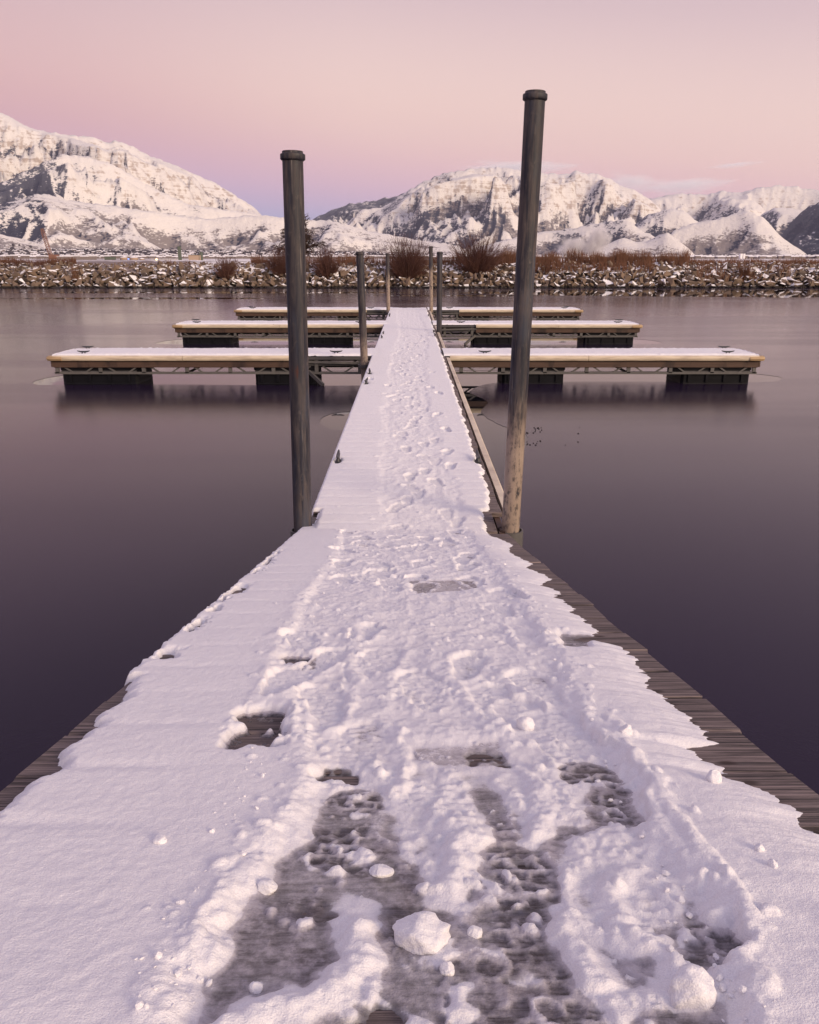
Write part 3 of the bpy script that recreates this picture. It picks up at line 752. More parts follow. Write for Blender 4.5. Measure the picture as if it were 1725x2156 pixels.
    # measured ridges of pushed-up snow
    ridg = [([(955, 1690), (985, 1760), (955, 1815), (930, 1885)], .040, .046), ([(735, 1880), (757, 1950), (768, 2005), (690, 2055), (575, 2105), (470, 2156), (380, 2230)], .038, .046),
            ([(1185, 1885), (1212, 1960), (1270, 2035), (1300, 2085)], .032, .040), ([(645, 1630), (612, 1700), (545, 1785), (480, 1865), (430, 1930), (390, 2000), (345, 2090)], .050, .054),
            ([(1250, 1450), (1300, 1540), (1385, 1660), (1440, 1755), (1530, 1860), (1575, 1960), (1600, 2080), (1640, 2200)], .052, .062), ([(1105, 1600), (1160, 1700), (1120, 1760)], .030, .036),
            ([(830, 1500), (850, 1600), (835, 1680)], .030, .034), ([(1300, 2085), (1290, 2150)], .022, .022), ([(1370, 1790), (1290, 1850), (1330, 1960), (1420, 2000), (1420, 2060)], .035, .040), ([(780, 2060), (800, 2100), (905, 2160)], .02, .022),
            ([(520, 1470), (470, 1560)], .028, .054), ([(625, 1470), (600, 1570)], .028, .052), ([(900, 1350), (960, 1420), (1010, 1520)], .03, .034), ([(1060, 1300), (1100, 1380)], .03, .034), ([(760, 1290), (740, 1380), (760, 1450)], .03, .036), ([(960, 2120), (985, 2050)], .018, .018)]
    for pts, w, h in ridg:
        q = [rp(*p) for p in pts]
        w = w*.78
        d, t = seg_dist(U+fbm(U*13, S*13, 3, 61)*.030, S+fbm(U*13, S*13, 3, 62)*.030, q)
        taper = np.clip(np.minimum(t, 1-t)*7, .35, 1)
        hh = h*.44*(.9+.32*fbm(U*7, S*7, 3, 63))*taper
        prof = hh*np.exp(-(d/w)**2)*(1+.14*fbm(U*38, S*38, 3, 64))+.0022*fbm(U*30, S*30, 3, 65)*np.exp(-(d/w)**2)
        T = np.maximum(T, prof+.3*T*np.exp(-(d/w)**2)); SL = SL*(1-.9*np.exp(-(d/w)**4))
    # holes trodden down to the wood
    hol = [([(505, 1492), (598, 1487), (606, 1502), (580, 1560), (560, 1573), (482, 1582), (474, 1566), (500, 1540)], -.0045), ([(602, 1374), (650, 1377), (645, 1390), (598, 1386)], -.003), ([(668, 1606), (755, 1610), (750, 1634), (665, 1630)], -.003),
           ([(672, 1728), (722, 1728), (726, 1752), (676, 1754)], -.001), ([(655, 2180), (700, 2120), (750, 2082), (855, 2078), (885, 2110), (860, 2200), (820, 2300), (660, 2300)], -.005), ([(1000, 1572), (1060, 1572), (1058, 1590), (1004, 1588)], -.003),
           ([(1245, 1655), (1318, 1662), (1310, 1674), (1250, 1668)], -.001), ([(1560, 1922+40), (1545, 2000), (1480, 2025), (1432, 1985), (1440, 1920), (1500, 1908)], .0035), ([(1180, 2110), (1270, 2080), (1300, 2120), (1260, 2156), (1180, 2150)], -.0015), ([(590, 1890), (640, 1870), (690, 1900), (640, 1930)], -.0005), ([(690, 1790), (740, 1800), (720, 1815)], -.001), ([(1080, 1775), (1120, 1765), (1110, 1800), (1080, 1800)], -.001)]
    for poly, fl in hol:
        q = [rp(*p) for p in poly]
        m = blur(inpoly(U+fbm(U*16, S*16, 5, 71, .65)*.085, S+fbm(U*16, S*16, 5, 72, .65)*.085, q).astype(float), 4)
        T = T*(1-m)+m*(fl+.017*np.clip(fbm(U*20, S*20, 5, 73, .6)-.03, -.15, 1)); SL = np.maximum(SL, m)
    # board ends bare behind a thin outer rim of snow along the upper left side
    bidx = np.floor(ph).astype(int); s_lo, s_hi = rp(300, 1425)[1], rp(640, 1150)[1]
    for b_ in np.unique(bidx):
        rb_ = random.Random(int(b_)*7+3)
        if rb_.random() < .12: continue
        wd, ln, off = rb_.uniform(.012, .032), rb_.uniform(.05, .12), rb_.uniform(-.04, .04)
        cs = s_ref+(b_+.5)*PITCH+off
        if not (s_lo < cs < s_hi): continue
        d = ((U+.045*fbm(U*20, S*20, 3, 75)-(UL+.012+wd))/wd)**4+((S-cs)/ln)**4
        T = T-.045*np.exp(-d)
    # profile towards the outline
    pr_ = np.sqrt(np.clip(dE/np.where(U > 0, .055, .030), 0, 1))
    edge = np.where(dE > 0, pr_, 0)
    T = np.where(dR < .16, np.minimum(T, T*(.34+.66*sstep(0, .16, dR))), T)
    T = np.where(dE > 0, T*edge-.0035*(1-edge), -.0035-np.clip(-dE, 0, .2)*.12)
    # crumbs and clods in the track
    items = []
    for i in range(900):
        s_ = 1.0+(S_END-1.0)*rng.random()**1.5; lo = np.interp(s_, ss, pL[:, 0]); hi = np.interp(s_, ss, pR[:, 0])
        r = rng.choice([.004, .004, .006, .006, .008, .011, .015]); u = rng.uniform(lo-.05, hi+.09) if rng.random() < .75 else rng.choice([lo, hi])+rng.gauss(0, .035)
        items.append((u, s_, r, r*rng.uniform(.3, .6)))
    T0 = T.copy(); clods(T, U, S, items); T = np.where(T0 < -.003, T0, T)
    # snow draped over the plank ends on the left
    over = np.clip(UL-.004-U, 0, 1); T = T-over*1.6-np.where(U < UL-.016, (UL-.016-U)*3, 0)
    T = T+(.0009+.0020*sstep(-.05, .02, inside)*(.4+.6*near2))*fbm(U*70, S*70, 2, 81)*np.clip(T*60, 0, 1)+.0030*(ridged(U*30, S*26, 3, 59)-.68)*sstep(-.05, .02, inside)*(.35+.65*near2)*np.clip(T*80, 0, 1)
    slush = SL
    for poly in ([(450, 1460), (640, 1460), (640, 1610), (450, 1610)], [(580, 1365), (665, 1365), (665, 1400), (580, 1400)]):
        slush = np.maximum(slush, blur(inpoly(U, S, [rp(*p) for p in poly]).astype(float), 8))
    slush = np.maximum(slush, .0)
    keepv = T > -.0042
    keepv |= (U < UL) & (T > -.075) & (dL > -.005)
    keep = keepv[:-1, :-1] | keepv[1:, :-1] | keepv[:-1, 1:] | keepv[1:, 1:]
    P = np.array(RO)[None, None]+U[..., None]*np.array(e_u)+S[..., None]*np.array(e_s)+T[..., None]*np.array(e_n)
    me = grid_mesh('snow', P, keep, {'thick': T, 'slush': slush})
    tag(link('snow', me, MAT['snow']), 'deep boot-trodden snow covering the near dock ramp', 'snow', kind='stuff')
    def height(u, s_):
        i = int(np.clip(np.searchsorted(ss, s_), 0, len(ss)-1)); j = int(np.clip(np.searchsorted(us, u), 0, len(us)-1)); return max(0, T[i, j])
    return height
ramp_h = ramp_snow()

# ---- floating walkway
WL, WR = -.779, .742
D0, D1 = D_END-.02, 34.75
walk = tag(empty('dock_walkway', (0, D0, DECK)), 'long straight floating dock walkway under footprint-marked snow', 'dock walkway')
PW = [plank_mesh(WR-WL, PITCH-.006, .04, 30+k) for k in range(4)]
y = D0+.13; k = 0
while y < D1-.1:
    notch = 5.72 < y < 6.3
    if notch:
        b = MB(); b.box((-.02, 0, -.02), (1.36, PITCH-.006, .04), None, .004); m = b.mesh('plank'); m.materials.append(MAT['plank'])
    else: m = PW[k % 4]
    link('plank', m, None, walk, Matrix.Translation(((WL+WR)/2+random.uniform(-.006, .006) if not notch else 0, y, DECK+random.uniform(-.002, .001))))
    y += PITCH; k += 1
for x in (WL+.07, WR-.035):
    b = MB(); b.bar((x, D0+.1, DECK-.13), (x, D1-.05, DECK-.13), .045, .17); b.build('side_beam', MAT['fascia'], walk)
for x in (WL+.12, WR-.12):
    b = MB(); b.bar((x, D0+.2, .22), (x, D1-.1, .22), .05, .05); b.build('bottom_chord', MAT['galvanised'], walk)
fprof = [(-.035, -.105), (.018, -.105), (.034, -.085), (.038, -.05), (.034, -.015), (.018, 0), (-.035, 0)]
for a, c in ((6.42, 9.9), (9.91, 13.6), (13.61, 17.25), (18.75, 22.2), (22.21, 25.7), (27.2, 30.3), (30.31, 33.4)):
    b = MB(); b.extrude([(p, q) for p, q in fprof], (WR+.062, a, DECK-.012), (WR+.062, c, DECK-.012)); b.build('fender', MAT['fender'], walk, True)
for yy in (10, 14, 22, 30):
    b = MB(); b.box((0, yy, .18), (1.3, 1.4, .44), None, .03); b.build('float', MAT['float_tub'], walk, False)
def cleat_mesh():
    b = MB()
    b.box((0, 0, .006), (.05, .11, .012), None, .003)
    for y_ in (-.03, .03): b.tube([(0, y_*1.3, .008), (0, y_, .03), (0, y_*.95, .052)], [.017, .012, .014], 8)
    b.tube([(0, -.135, .078), (0, -.11, .070), (0, -.06, .060), (0, 0, .058), (0, .06, .060), (0, .11, .070), (0, .135, .078)], [.006, .012, .016, .017, .016, .012, .006], 8)
    me = b.mesh('cleat', True); me.materials.append(MAT['cleat_iron']); return me
CL = cleat_mesh()
for x, yy in ((-.715, 8.0), (-.70, 13.3), (-.70, 14.5), (-.70, 21.1), (-.70, 22.3), (-.70, 29.2), (-.70, 30.0), (.685, 8.0), (.66, 21.7), (.66, 22.8), (.66, 29.4)):
    link('cleat', CL, None, walk, Matrix.Translation((x, yy, DECK+.002)) @ Matrix.Rotation(random.uniform(-.12, .12), 4, 'Z') @ Matrix.Scale(1.15, 4))

def walk_snow():
    rng = random.Random(5)
    ys = [D0-.34]
    while ys[-1] < D1-.03: ys.append(ys[-1]+float(np.clip(.0017*ys[-1], .010, .05)))
    ys = np.array(ys); us = np.linspace(WL-.03, WR+.01, 150)
    U, S = np.meshgrid(us, ys)
    ph = (S-D0-.13)/PITCH; idx = np.floor(ph+.5); inp = np.abs(ph-np.round(ph))
    sc = .045+.028*perlin(idx*.77, idx*.31, 3)+.03*(1-np.sqrt(np.clip(1-(2*inp)**2, 0, 1)))+.012*perlin(S*30, U*2, 8)
    sc = sc+np.where(S < 6.9, .06*sstep(6.9, 5.9, S), 0)
    dR = (WR-U)-sc
    lo = WL-.018+np.where((S > 5.66) & (S < 6.33), .075, 0)+.006*perlin(S*9, U*2, 9)
    hiR = np.where((S > 5.66) & (S < 6.33), .05, 0)
    dR = dR-hiR
    dL = U-lo
    dE = np.minimum(dR, dL)
    base = .030+.005*fbm(U*2, S*1.2, 3, 4)-.004*np.exp(-((inp*PITCH)/.03)**2)+.0015*fbm(U*14, S*14, 2, 6)
    c = .03+.08*np.sin(S*.35)+.06*fbm(S*.4, S*0+1, 2, 3)
    hw = np.interp(S, [5.5, 8, 12, 20, 35], [.36, .34, .33, .40, .46])
    inside = hw-np.abs(U-c)+fbm(U*5, S*3, 3, 9)*.10
    M = sstep(-.03, .08, inside)
    track = .019+.008*fbm(U*4, S*2.2, 3, 24)+(ridged(U*6, S*3.6, 4, 22)-.6)*.012+fbm(U*18, S*12, 3, 23)*.005
    T = base*(1-M)+np.maximum(track, .004)*M
    prints = [(float(np.interp(s_, ys, c[:, 0]))+rng.gauss(0, .17), s_, rng.gauss(0, .2), rng.uniform(.004, .014)) for s_ in np.linspace(5.8, 22, 84)]
    tread(T, U, S, prints, rng, None)
    items = [(rng.gauss(.03, .26), rng.uniform(5.6, 20), rng.choice([.012, .018, .025, .032]), rng.uniform(.003, .009)) for _ in range(380)]
    clods(T, U, S, items)
    pr_ = np.sqrt(np.clip(dE/.03, 0, 1)); T = np.where(dE > 0, T*pr_-.0035*(1-pr_), -.0035-np.clip(-dE, 0, .2)*.12)
    # bare patches round cleats
    for x, yy in ((-.715, 8.0), (.685, 8.0), (-.70, 13.3), (-.7, 14.5)):
        T -= .05*np.exp(-(((U-x)/.035)**2+((S-yy+.02)/.10)**2)**2)
    T = T-np.clip(WL-.006-U, 0, 1)*2.2
    keepv = (T > -.0042) | ((U < WL) & (T > -.08))
    keep = keepv[:-1, :-1] | keepv[1:, :-1] | keepv[:-1, 1:] | keepv[1:, 1:]
    P = np.stack([U, S, DECK+T], -1)
    me = grid_mesh('snow', P, keep, {'thick': T, 'slush': M*.25})
    tag(link('snow', me, MAT['snow_far']), 'trampled snow lying along the long dock walkway', 'snow', kind='stuff')
walk_snow()

# ---- finger docks
FW = 1.24
def finger(sx, yf, xe, label, open_to, floats, fseg, pile_side):
    x0 = WR+.10 if sx > 0 else WL-.02
    t = tag(empty('finger_dock', (x0, yf+FW/2, 0)), label, 'finger dock', 'finger docks branching off the walkway')
    xe_in = xe-sx*.08; yb = yf+FW
    b = MB(); b.box(((x0+xe_in)/2, yf+FW/2, DECK-.035), (abs(xe_in-x0)-.02, FW-.10, .05)); b.build('deck', MAT['plank'], t)
    xo = open_to if open_to is not None else x0
    for yy, nm in ((yf, 'fascia'), (yb, 'fascia')):
        s_ = -1 if yy == yf else 1
        a = xo if yy == yf else x0
        b = MB(); b.box(((a+xe_in)/2, yy-s_*.022, DECK-.165), (abs(xe_in-a), .044, .15), None, .005); b.build(nm, MAT['fascia'], t)
    b = MB(); b.box((xe_in+sx*.022, yf+FW/2, DECK-.13), (.044, FW, .20), None, .005); b.build('end_fascia', MAT['fascia'], t)
    # cream fender along the front and back edge, in lengths
    cuts = [xo]+list(fseg)+[xe_in-sx*.02]
    pf = [(-.03, -.105), (.02, -.105), (.036, -.085), (.04, -.05), (.036, -.02), (.02, 0), (-.03, 0)]
    for i in range(len(cuts)-1):
        a, c = cuts[i]+sx*.004, cuts[i+1]-sx*.004
        for yy in (yf, yb):
            s_ = 1 if yy == yf else -1
            p0, p1 = (Vector((a, yy-s_*.034, DECK+.012)), Vector((c, yy-s_*.034, DECK+.012)))
            if (sx > 0) != (s_ > 0): p0, p1 = p1, p0
            b = MB(); b.extrude(pf, p0, p1); b.build('fender', MAT['fender'], t, True)
    # corner bumpers: bent blocks round the outer corners
    for yy in (yf, yb):
        s_ = -1 if yy == yf else 1
        b = MB(); b.tube([(xe_in-sx*.22, yy+s_*.045, DECK-.05), (xe_in-sx*.02, yy+s_*.045, DECK-.05), (xe_in+sx*.07, yy+s_*.0, DECK-.05), (xe_in+sx*.085, yy-s_*.12, DECK-.05)], [.05, .056, .056, .05], 8)
        b.build('corner_bumper', MAT['bumper_block'], t, True)
    b = MB(); b.tube([(xe_in+sx*.08, yf+.13, DECK-.05), (xe_in+sx*.08, yb-.13, DECK-.05)], .045, 8); b.build('fender', MAT['fender'], t, True)
    # truss below the deck, front and back
    zc = .235
    posts = np.linspace(xe_in-sx*.06, x0+sx*.25, 8)
    for yy in (yf+.05, yb-.05):
        b = MB(); b.bar((x0, yy, zc), (xe_in, yy, zc), .05, .045); b.build('bottom_chord', MAT['galvanised'], t)
        for i, px in enumerate(posts):
            b = MB(); b.bar((px, yy, zc), (px, yy, DECK-.06), .075, .05); b.build('truss_post', MAT['galvanised'], t)
            if i < len(posts)-1:
                q = posts[i+1]
                b = MB(); b.bar((px*.86+q*.14, yy, DECK-.22), (px*.62+q*.38, yy, zc), .03, .03); b.build('brace', MAT['galvanised'], t)
                b = MB(); b.bar((px*.38+q*.62, yy, zc), (px*.14+q*.86, yy, DECK-.22), .03, .03); b.build('brace', MAT['galvanised'], t)
    for px in posts[1:-1:2]:
        b = MB(); b.bar((px, yf+.08, zc), (px, yb-.08, zc), .04, .04); b.build('cross_bar', MAT['steel'], t)
    if open_to is not None:
        b = MB(); b.bar((x0, yf+.02, DECK-.045), (xo, yf+.02, DECK-.045), .06, .06); b.build('top_chord', MAT['steel'], t)
        b = MB(); b.bar((x0+sx*.05, yf-.02, DECK-.15), (xo+sx*.02, yf+.01, DECK-.12), .04, .05); b.build('brace', MAT['galvanised'], t)
        b = MB(); b.bar((xo-sx*.02, yf+.03, .27), (xo-sx*.42 if False else xo+sx*.0-sx*.35, yf-.25, .02), .05, .07); b.build('brace', MAT['galvanised'], t)
        b = MB(); b.bar((x0, yf+.06, .41), (xo, yf+.06, .41), .04, .04); b.build('rail', MAT['steel'], t)
        # pile hoop
        b = MB()
        hx, hy = pile_side
        for i in range(14):
            a0, a1 = 2*math.pi*i/14, 2*math.pi*(i+1)/14
            b.bar((hx+math.cos(a0)*.115, hy+math.sin(a0)*.115, DECK-.10), (hx+math.cos(a1)*.115, hy+math.sin(a1)*.115, DECK-.10), .02, .06)
        b.bar((hx, hy+.11, DECK-.10), (hx, yf+.05, DECK-.10), .05, .05)
        b.build('pile_guide', MAT['steel'], t)
    for fa, fb in floats:
        a, c = min(fa, fb), max(fa, fb); cx = (a+c)/2; w = c-a
        b = MB(); y0, y1 = yf+.06, yb-.06; cy = (y0+y1)/2
        lv = [(.49, 1.0), (.30, 1.0), (.285, .985), (.27, .955), (.02, .955), (.0, .965), (-.12, .93)]
        for z, k_ in lv:
            hw, hd = w/2-(1-k_)*.55, (y1-y0)/2-(1-k_)*.55
            ch = .05
            for px, py in ((-hw+ch, -hd), (hw-ch, -hd), (hw, -hd+ch), (hw, hd-ch), (hw-ch, hd), (-hw+ch, hd), (-hw, hd-ch), (-hw, -hd+ch)):
                b.v.append((cx+px, cy+py, z))
        for i in range(len(lv)-1):
            for j in range(8): b.f.append((i*8+j, i*8+(j+1) % 8, (i+1)*8+(j+1) % 8, (i+1)*8+j))
        b.f.append(tuple(range(8))); b.f.append(tuple(len(lv)*8-8+j for j in range(8)))
        fo = b.build('float', MAT['float_tub'], t)
        r = MB()
        for i in range(4):
            r.box((a+w*(i+.5)/4, y0+.012, .15), (.06, .035, .22))
        r.build('rib', MAT['float_tub'], fo)
        r = MB(); r.box((cx, y0+.015, .265), (w-.06, .03, .03)); r.build('rim', MAT['steel'], fo)
    for cx, cy in ((xe_in-sx*.62, yf+.13), (xe_in-sx*.34, yb-.12), (x0+sx*.75, yf+.14)):
        link('cleat', CL, None, t, Matrix.Translation((cx, cy, DECK+.018)) @ Matrix.Rotation(R(90)+random.uniform(-.08, .08), 4, 'Z') @ Matrix.Scale(1.0, 4))
    # snow on top
    n = 190; m_ = 32
    xs = np.linspace(min(x0-sx*.12, xe_in), max(x0-sx*.12, xe_in), n); ys = np.linspace(yf-.005, yb+.005, m_)
    U, S = np.meshgrid(xs, ys)
    sd_ = int(abs(xe*10)+yf)
    d = np.minimum(np.minimum(S-yf-.012, yb-.012-S), np.abs(xe_in-sx*.03-U)*1.0)+.014*fbm(U*7, S*7, 3, sd_)
    T = (.046+.010*fbm(U*1.3, S*1.3, 3, sd_+2)+.010*np.clip(fbm(U*9, S*9, 3, sd_+3), -.3, 1))*np.sqrt(np.clip(d/.05, 0, 1))-.004
    T += .020*np.clip(fbm(U*12, S*12, 2, sd_+7)-.22, 0, 1)*sstep(.30, .0, np.minimum(S-yf, yb-S))*2
    keepv = T > -.0041; keep = keepv[:-1, :-1] | keepv[1:, :-1] | keepv[:-1, 1:] | keepv[1:, 1:]
    P = np.stack([U, S, DECK+T+.003], -1)
    me = grid_mesh('snow', P if sx*0 == 0 else P, keep, {'thick': T+.02, 'slush': T*0})
    tag(link('snow', me, MAT['snow_far']), 'smooth snow blanket on the '+label.split(',')[0], 'snow', kind='stuff')
finger(-1, 17.38, -7.58, 'nearest left finger dock, the longest on that side', -2.15, [(-7.4, -5.75), (-3.3, -1.95)], (-4.75,), (-.905, 16.55))
finger(1, 17.38, 7.42, 'nearest right finger dock, reaching farthest to the right', None, [(1.95, 3.3), (5.75, 7.25)], (3.75,), None)
finger(-1, 25.85, -7.29, 'middle left finger dock, between the nearest and farthest on the left', None, [(-7.1, -5.5), (-3.2, -1.8)], (-4.0,), None)
finger(1, 25.85, 7.16, 'middle right finger dock, between the nearest and farthest on the right', 2.05, [(1.95, 3.3), (5.4, 7.0)], (4.6,), (.824, 23.4+1.75))
finger(-1, 33.5, -6.96, 'farthest left finger dock, at the walkway end', -1.7, [(-6.8, -5.2), (-2.9, -1.8)], (-3.6,), (-.83, 33.1))
finger(1, 33.5, 6.88, 'farthest right finger dock, at the walkway end', 1.97, [(1.9, 3.2), (5.2, 6.75)], (3.4,), (.83, 33.1))

# ---- steel piles
def pile(base, top, rad, label, mat, cap=True, collar=None):
    base, top = Vector(base), Vector(top)
    t = tag(empty('pile', (base.x, base.y, 0)), label, 'pile', 'steel piles along the dock')
    d = (top-base).normalized(); bot = base-d*(base.z+1.2)
    q = Vector((0, 0, 1)).rotation_difference(d).to_matrix().to_4x4()
    M = Matrix.Translation(bot) @ q
    Lh = (top-bot).length
    b = MB(); n = 9
    b.tube([(random.uniform(-.0015, .0015), 0, Lh*i/n) for i in range(n+1)], rad, 28); b.build('shaft', mat, t, True, M)
    b = MB(); r2 = rad*1.21; hc = rad*.62
    prof = [(rad*.98, -hc*.52), (r2*.97, -hc*.30), (r2, -hc*.2), (r2, hc*.42), (r2*.985, hc*.5), (rad*1.02, hc*.62), (rad*.96, hc*.95), (.001, hc*1.0)]
    b.tube([(0, 0, Lh-hc*.9+z) for r, z in prof], [r for r, z in prof], 24); b.build('cap', mat, t, True, M)
    return t
mat_pile('pile_a', .6, .9, .0, 1); mat_pile('pile_b', 1.55, 2.62, .85, 2); mat_pile('pile_c', 1.0, 2.2, .6, 3); mat_pile('pile_d', 1.0, 1.4, .0, 4); mat_pile('pile_e', 1.2, 3.1, .9, 5); mat_pile('pile_f', 1.2, 3.4, .9, 6)
pile((-.820, 6.0, DECK), (-.789, 6.0, CAMZ+.69), .0705, 'dark streaked steel pile at the left side of the ramp foot', MAT['pile_a'])
pile((.7815, 6.0, DECK), (.833, 6.0, CAMZ+1.055), .068, 'tallest dark steel pile with tan scoured base, right of the ramp foot', MAT['pile_b'])
pile((-.905, 16.55, DECK), (-.958, 16.55, CAMZ+.125), .074, 'steel pile with tan foot before the nearest left finger dock', MAT['pile_c'])
pile((.83, 23.4, DECK), (.826, 23.4, CAMZ+.175), .074, 'dark thin pile before the middle right finger dock', MAT['pile_d'])
pile((-.832, 33.1, DECK), (-.85, 33.1, CAMZ+.185), .074, 'slim pale-footed pile at the left far end of the walkway', MAT['pile_e'])
pile((.855, 33.1, DECK), (.82, 33.1, CAMZ+.45), .074, 'slim pale pile at the right far end of the walkway', MAT['pile_f'])
for x in (-.822, .780):
    b = MB(); n = 24
    for z, r in ((DECK-.30, .098), (DECK-.045, .098), (DECK-.045, .086), (DECK-.30, .086)):
        for i in range(n):
            a = 2*math.pi*i/n; b.v.append((x+math.cos(a)*r, 6.0+math.sin(a)*r, z))
    for k in range(4):
        for i in range(n): b.f.append((k*n+i, k*n+(i+1) % n, ((k+1) % 4)*n+(i+1) % n, ((k+1) % 4)*n+i))
    b.build('pile_collar', MAT['galvanised'], walk, True)

# ---- loose snow lumps
def lump_mesh(seed, flat):
    bm = bmesh.new(); bmesh.ops.create_icosphere(bm, subdivisions=4, radius=1)
    P = np.array([v.co[:] for v in bm.verts]); k = 1.25
    nz = fbm(P[:, 0]*k+seed, P[:, 1]*k+P[:, 2]*1.7, 3, seed)*.20+fbm(P[:, 0]*4+seed, P[:, 1]*4+P[:, 2]*5, 3, seed+3)*.07+fbm(P[:, 0]*11+seed, P[:, 1]*11+P[:, 2]*12, 2, seed+5)*.035
    rr = random.Random(seed)
    for i in range(5):                       # broken flat facets
        nrm = Vector((rr.uniform(-1, 1), rr.uniform(-1, 1), rr.uniform(-.2, 1))).normalized(); c = rr.uniform(.62, .85)
        dd = P @ np.array(nrm); P = P-np.outer(np.clip(dd-c, 0, 1)*.8, np.array(nrm))
    for v, p, q in zip(bm.verts, P, nz):
        w = Vector(p)*(1+q); w.z = max(w.z, -.55)*flat; v.co = w
    me = bpy.data.meshes.new('snow_clump'); bm.to_mesh(me); bm.free()
    me.polygons.foreach_set('use_smooth', [True]*len(me.polygons))
    a = me.attributes.new('thick', 'FLOAT', 'POINT'); a.data.foreach_set('value', [.05]*len(me.vertices))
    me.materials.append(MAT['snow']); return me
for i, (px, py, w, h, lab) in enumerate([
    (887, 1962, 128, 78, 'largest wide broken snow clump in the slushy middle of the ramp'),
    (1455, 2085, 106, 100, 'round snowball lying on dark ice in the bottom right corner'),
    (1000, 1950, 36, 26, 'small angular snow clump just right of the largest clump'),
    (943, 2026, 38, 26, 'small oval snow clump below the largest clump'),
    (803, 1821, 52, 20, 'flat snow flake above and left of the largest clump'),
    (1504, 1648, 36, 44, 'upright snow lump on the smooth snow near the bare right planks'),
    (1434, 1889, 22, 20, 'tiny snow pebble left of the round hollow'),
    (562, 1858, 48, 28, 'thin snow slab at the left edge of the grey slush'),
    (1107, 1524, 44, 34, 'rough snow clump in the middle of the boot track'),
    (1318, 1555, 30, 26, 'rounded snow lump on the right berm of the track'),
    (1600, 1802, 22, 22, 'snow pebble on the smooth snow above the right hollow'),
    (1628, 1835, 22, 22, 'snow pebble low on the smooth right snow'),
    (338, 1782, 34, 20, 'curled snow flake alone on the smooth left snow'),
    (538, 2065, 30, 26, 'small snow lump in the grey slush at bottom left')]):
    u, s_ = rp(px, py, .015)
    p = RAMP @ Vector((u, s_, 0)); dist = (p-CAM).dot(ray(862.5, 1078).normalized())
    rw = w/F*dist/2; rh = h/F*dist/2
    n0 = ramp_h(u, s_)
    me = lump_mesh(100+i, 1.0)
    o = link('snow_clump', me, None, None, RAMP @ Matrix.Translation((u, s_, n0+rh*.28)) @ Matrix.Rotation(i*.7, 4, 'Z') @ Matrix.Diagonal((rw, rw*.9, min(rh*1.05, rw), 1)))
    tag(o, lab, 'snow clump', 'loose snow clumps on the ramp')
# crumbs of broken crust strewn over the track
def crumbs():
    rr = random.Random(55); b = MB(); bm = bmesh.new(); bmesh.ops.create_icosphere(bm, subdivisions=1, radius=1)
    V0 = [v.co.copy() for v in bm.verts]; F0 = [tuple(v.index for v in f.verts) for f in bm.faces]; bm.free()
    for i in range(1500):
        py = 1130+1030*rr.random()**.8; k = (py-937)/1219
        cx = 862+rr.gauss(20, 1)*min(1, .3+k)*270; r = rr.choice([.002, .002, .0025, .003, .004, .006])*(1.6 if k < .35 else 1)
        if rr.random() < .10: cx = rr.choice([862-480*k-60, 862+620*k+70])+rr.gauss(0, 45)*k
        u, s_ = rp(cx, py, .01)
        if not (UL+.05 < u < UR-.18): continue
        n0 = ramp_h(u, s_)
        if n0 < .004: continue
        ml = Matrix.Rotation(rr.uniform(0, 6), 3, 'Z') @ Matrix.Rotation(rr.gauss(0, .5), 3, 'X') @ Matrix.Diagonal((r*rr.uniform(.9, 1.4), r*rr.uniform(.7, 1.1), r*rr.uniform(.5, .8)))
        b.add([RAMP @ (ml @ (v*rr.uniform(.75, 1.15))+Vector((u, s_, n0+r*.25))) for v in V0], F0)
    me = bpy.data.meshes.new('snow_crumbs'); me.from_pydata(b.v, [], b.f); a = me.attributes.new('thick', 'FLOAT', 'POINT'); a.data.foreach_set('value', [.05]*len(me.vertices))
    tag(link('snow_crumbs', me, MAT['snow']), 'small crumbs of broken snow crust strewn over the boot track', kind='stuff')
crumbs()
# bits frozen into the ice beside the right pile
b = MB(); rr = random.Random(9)
for i in range(30):
    px = rr.choice([rr.uniform(1108, 1150), rr.uniform(1108, 1250)]); py = rr.choice([900, 903, 930, 934, 938, 912])+rr.gauss(0, 2)
    v = on_z(px, py, .004); r = rr.uniform(.004, .012)
    b.box((v.x, v.y, .008), (r*2, r*1.4, .010), Matrix.Rotation(rr.uniform(0, 3), 3, 'Z'))
tag(b.build('debris', MAT['debris']), 'scattered dark leaf bits frozen in the ice', kind='stuff')

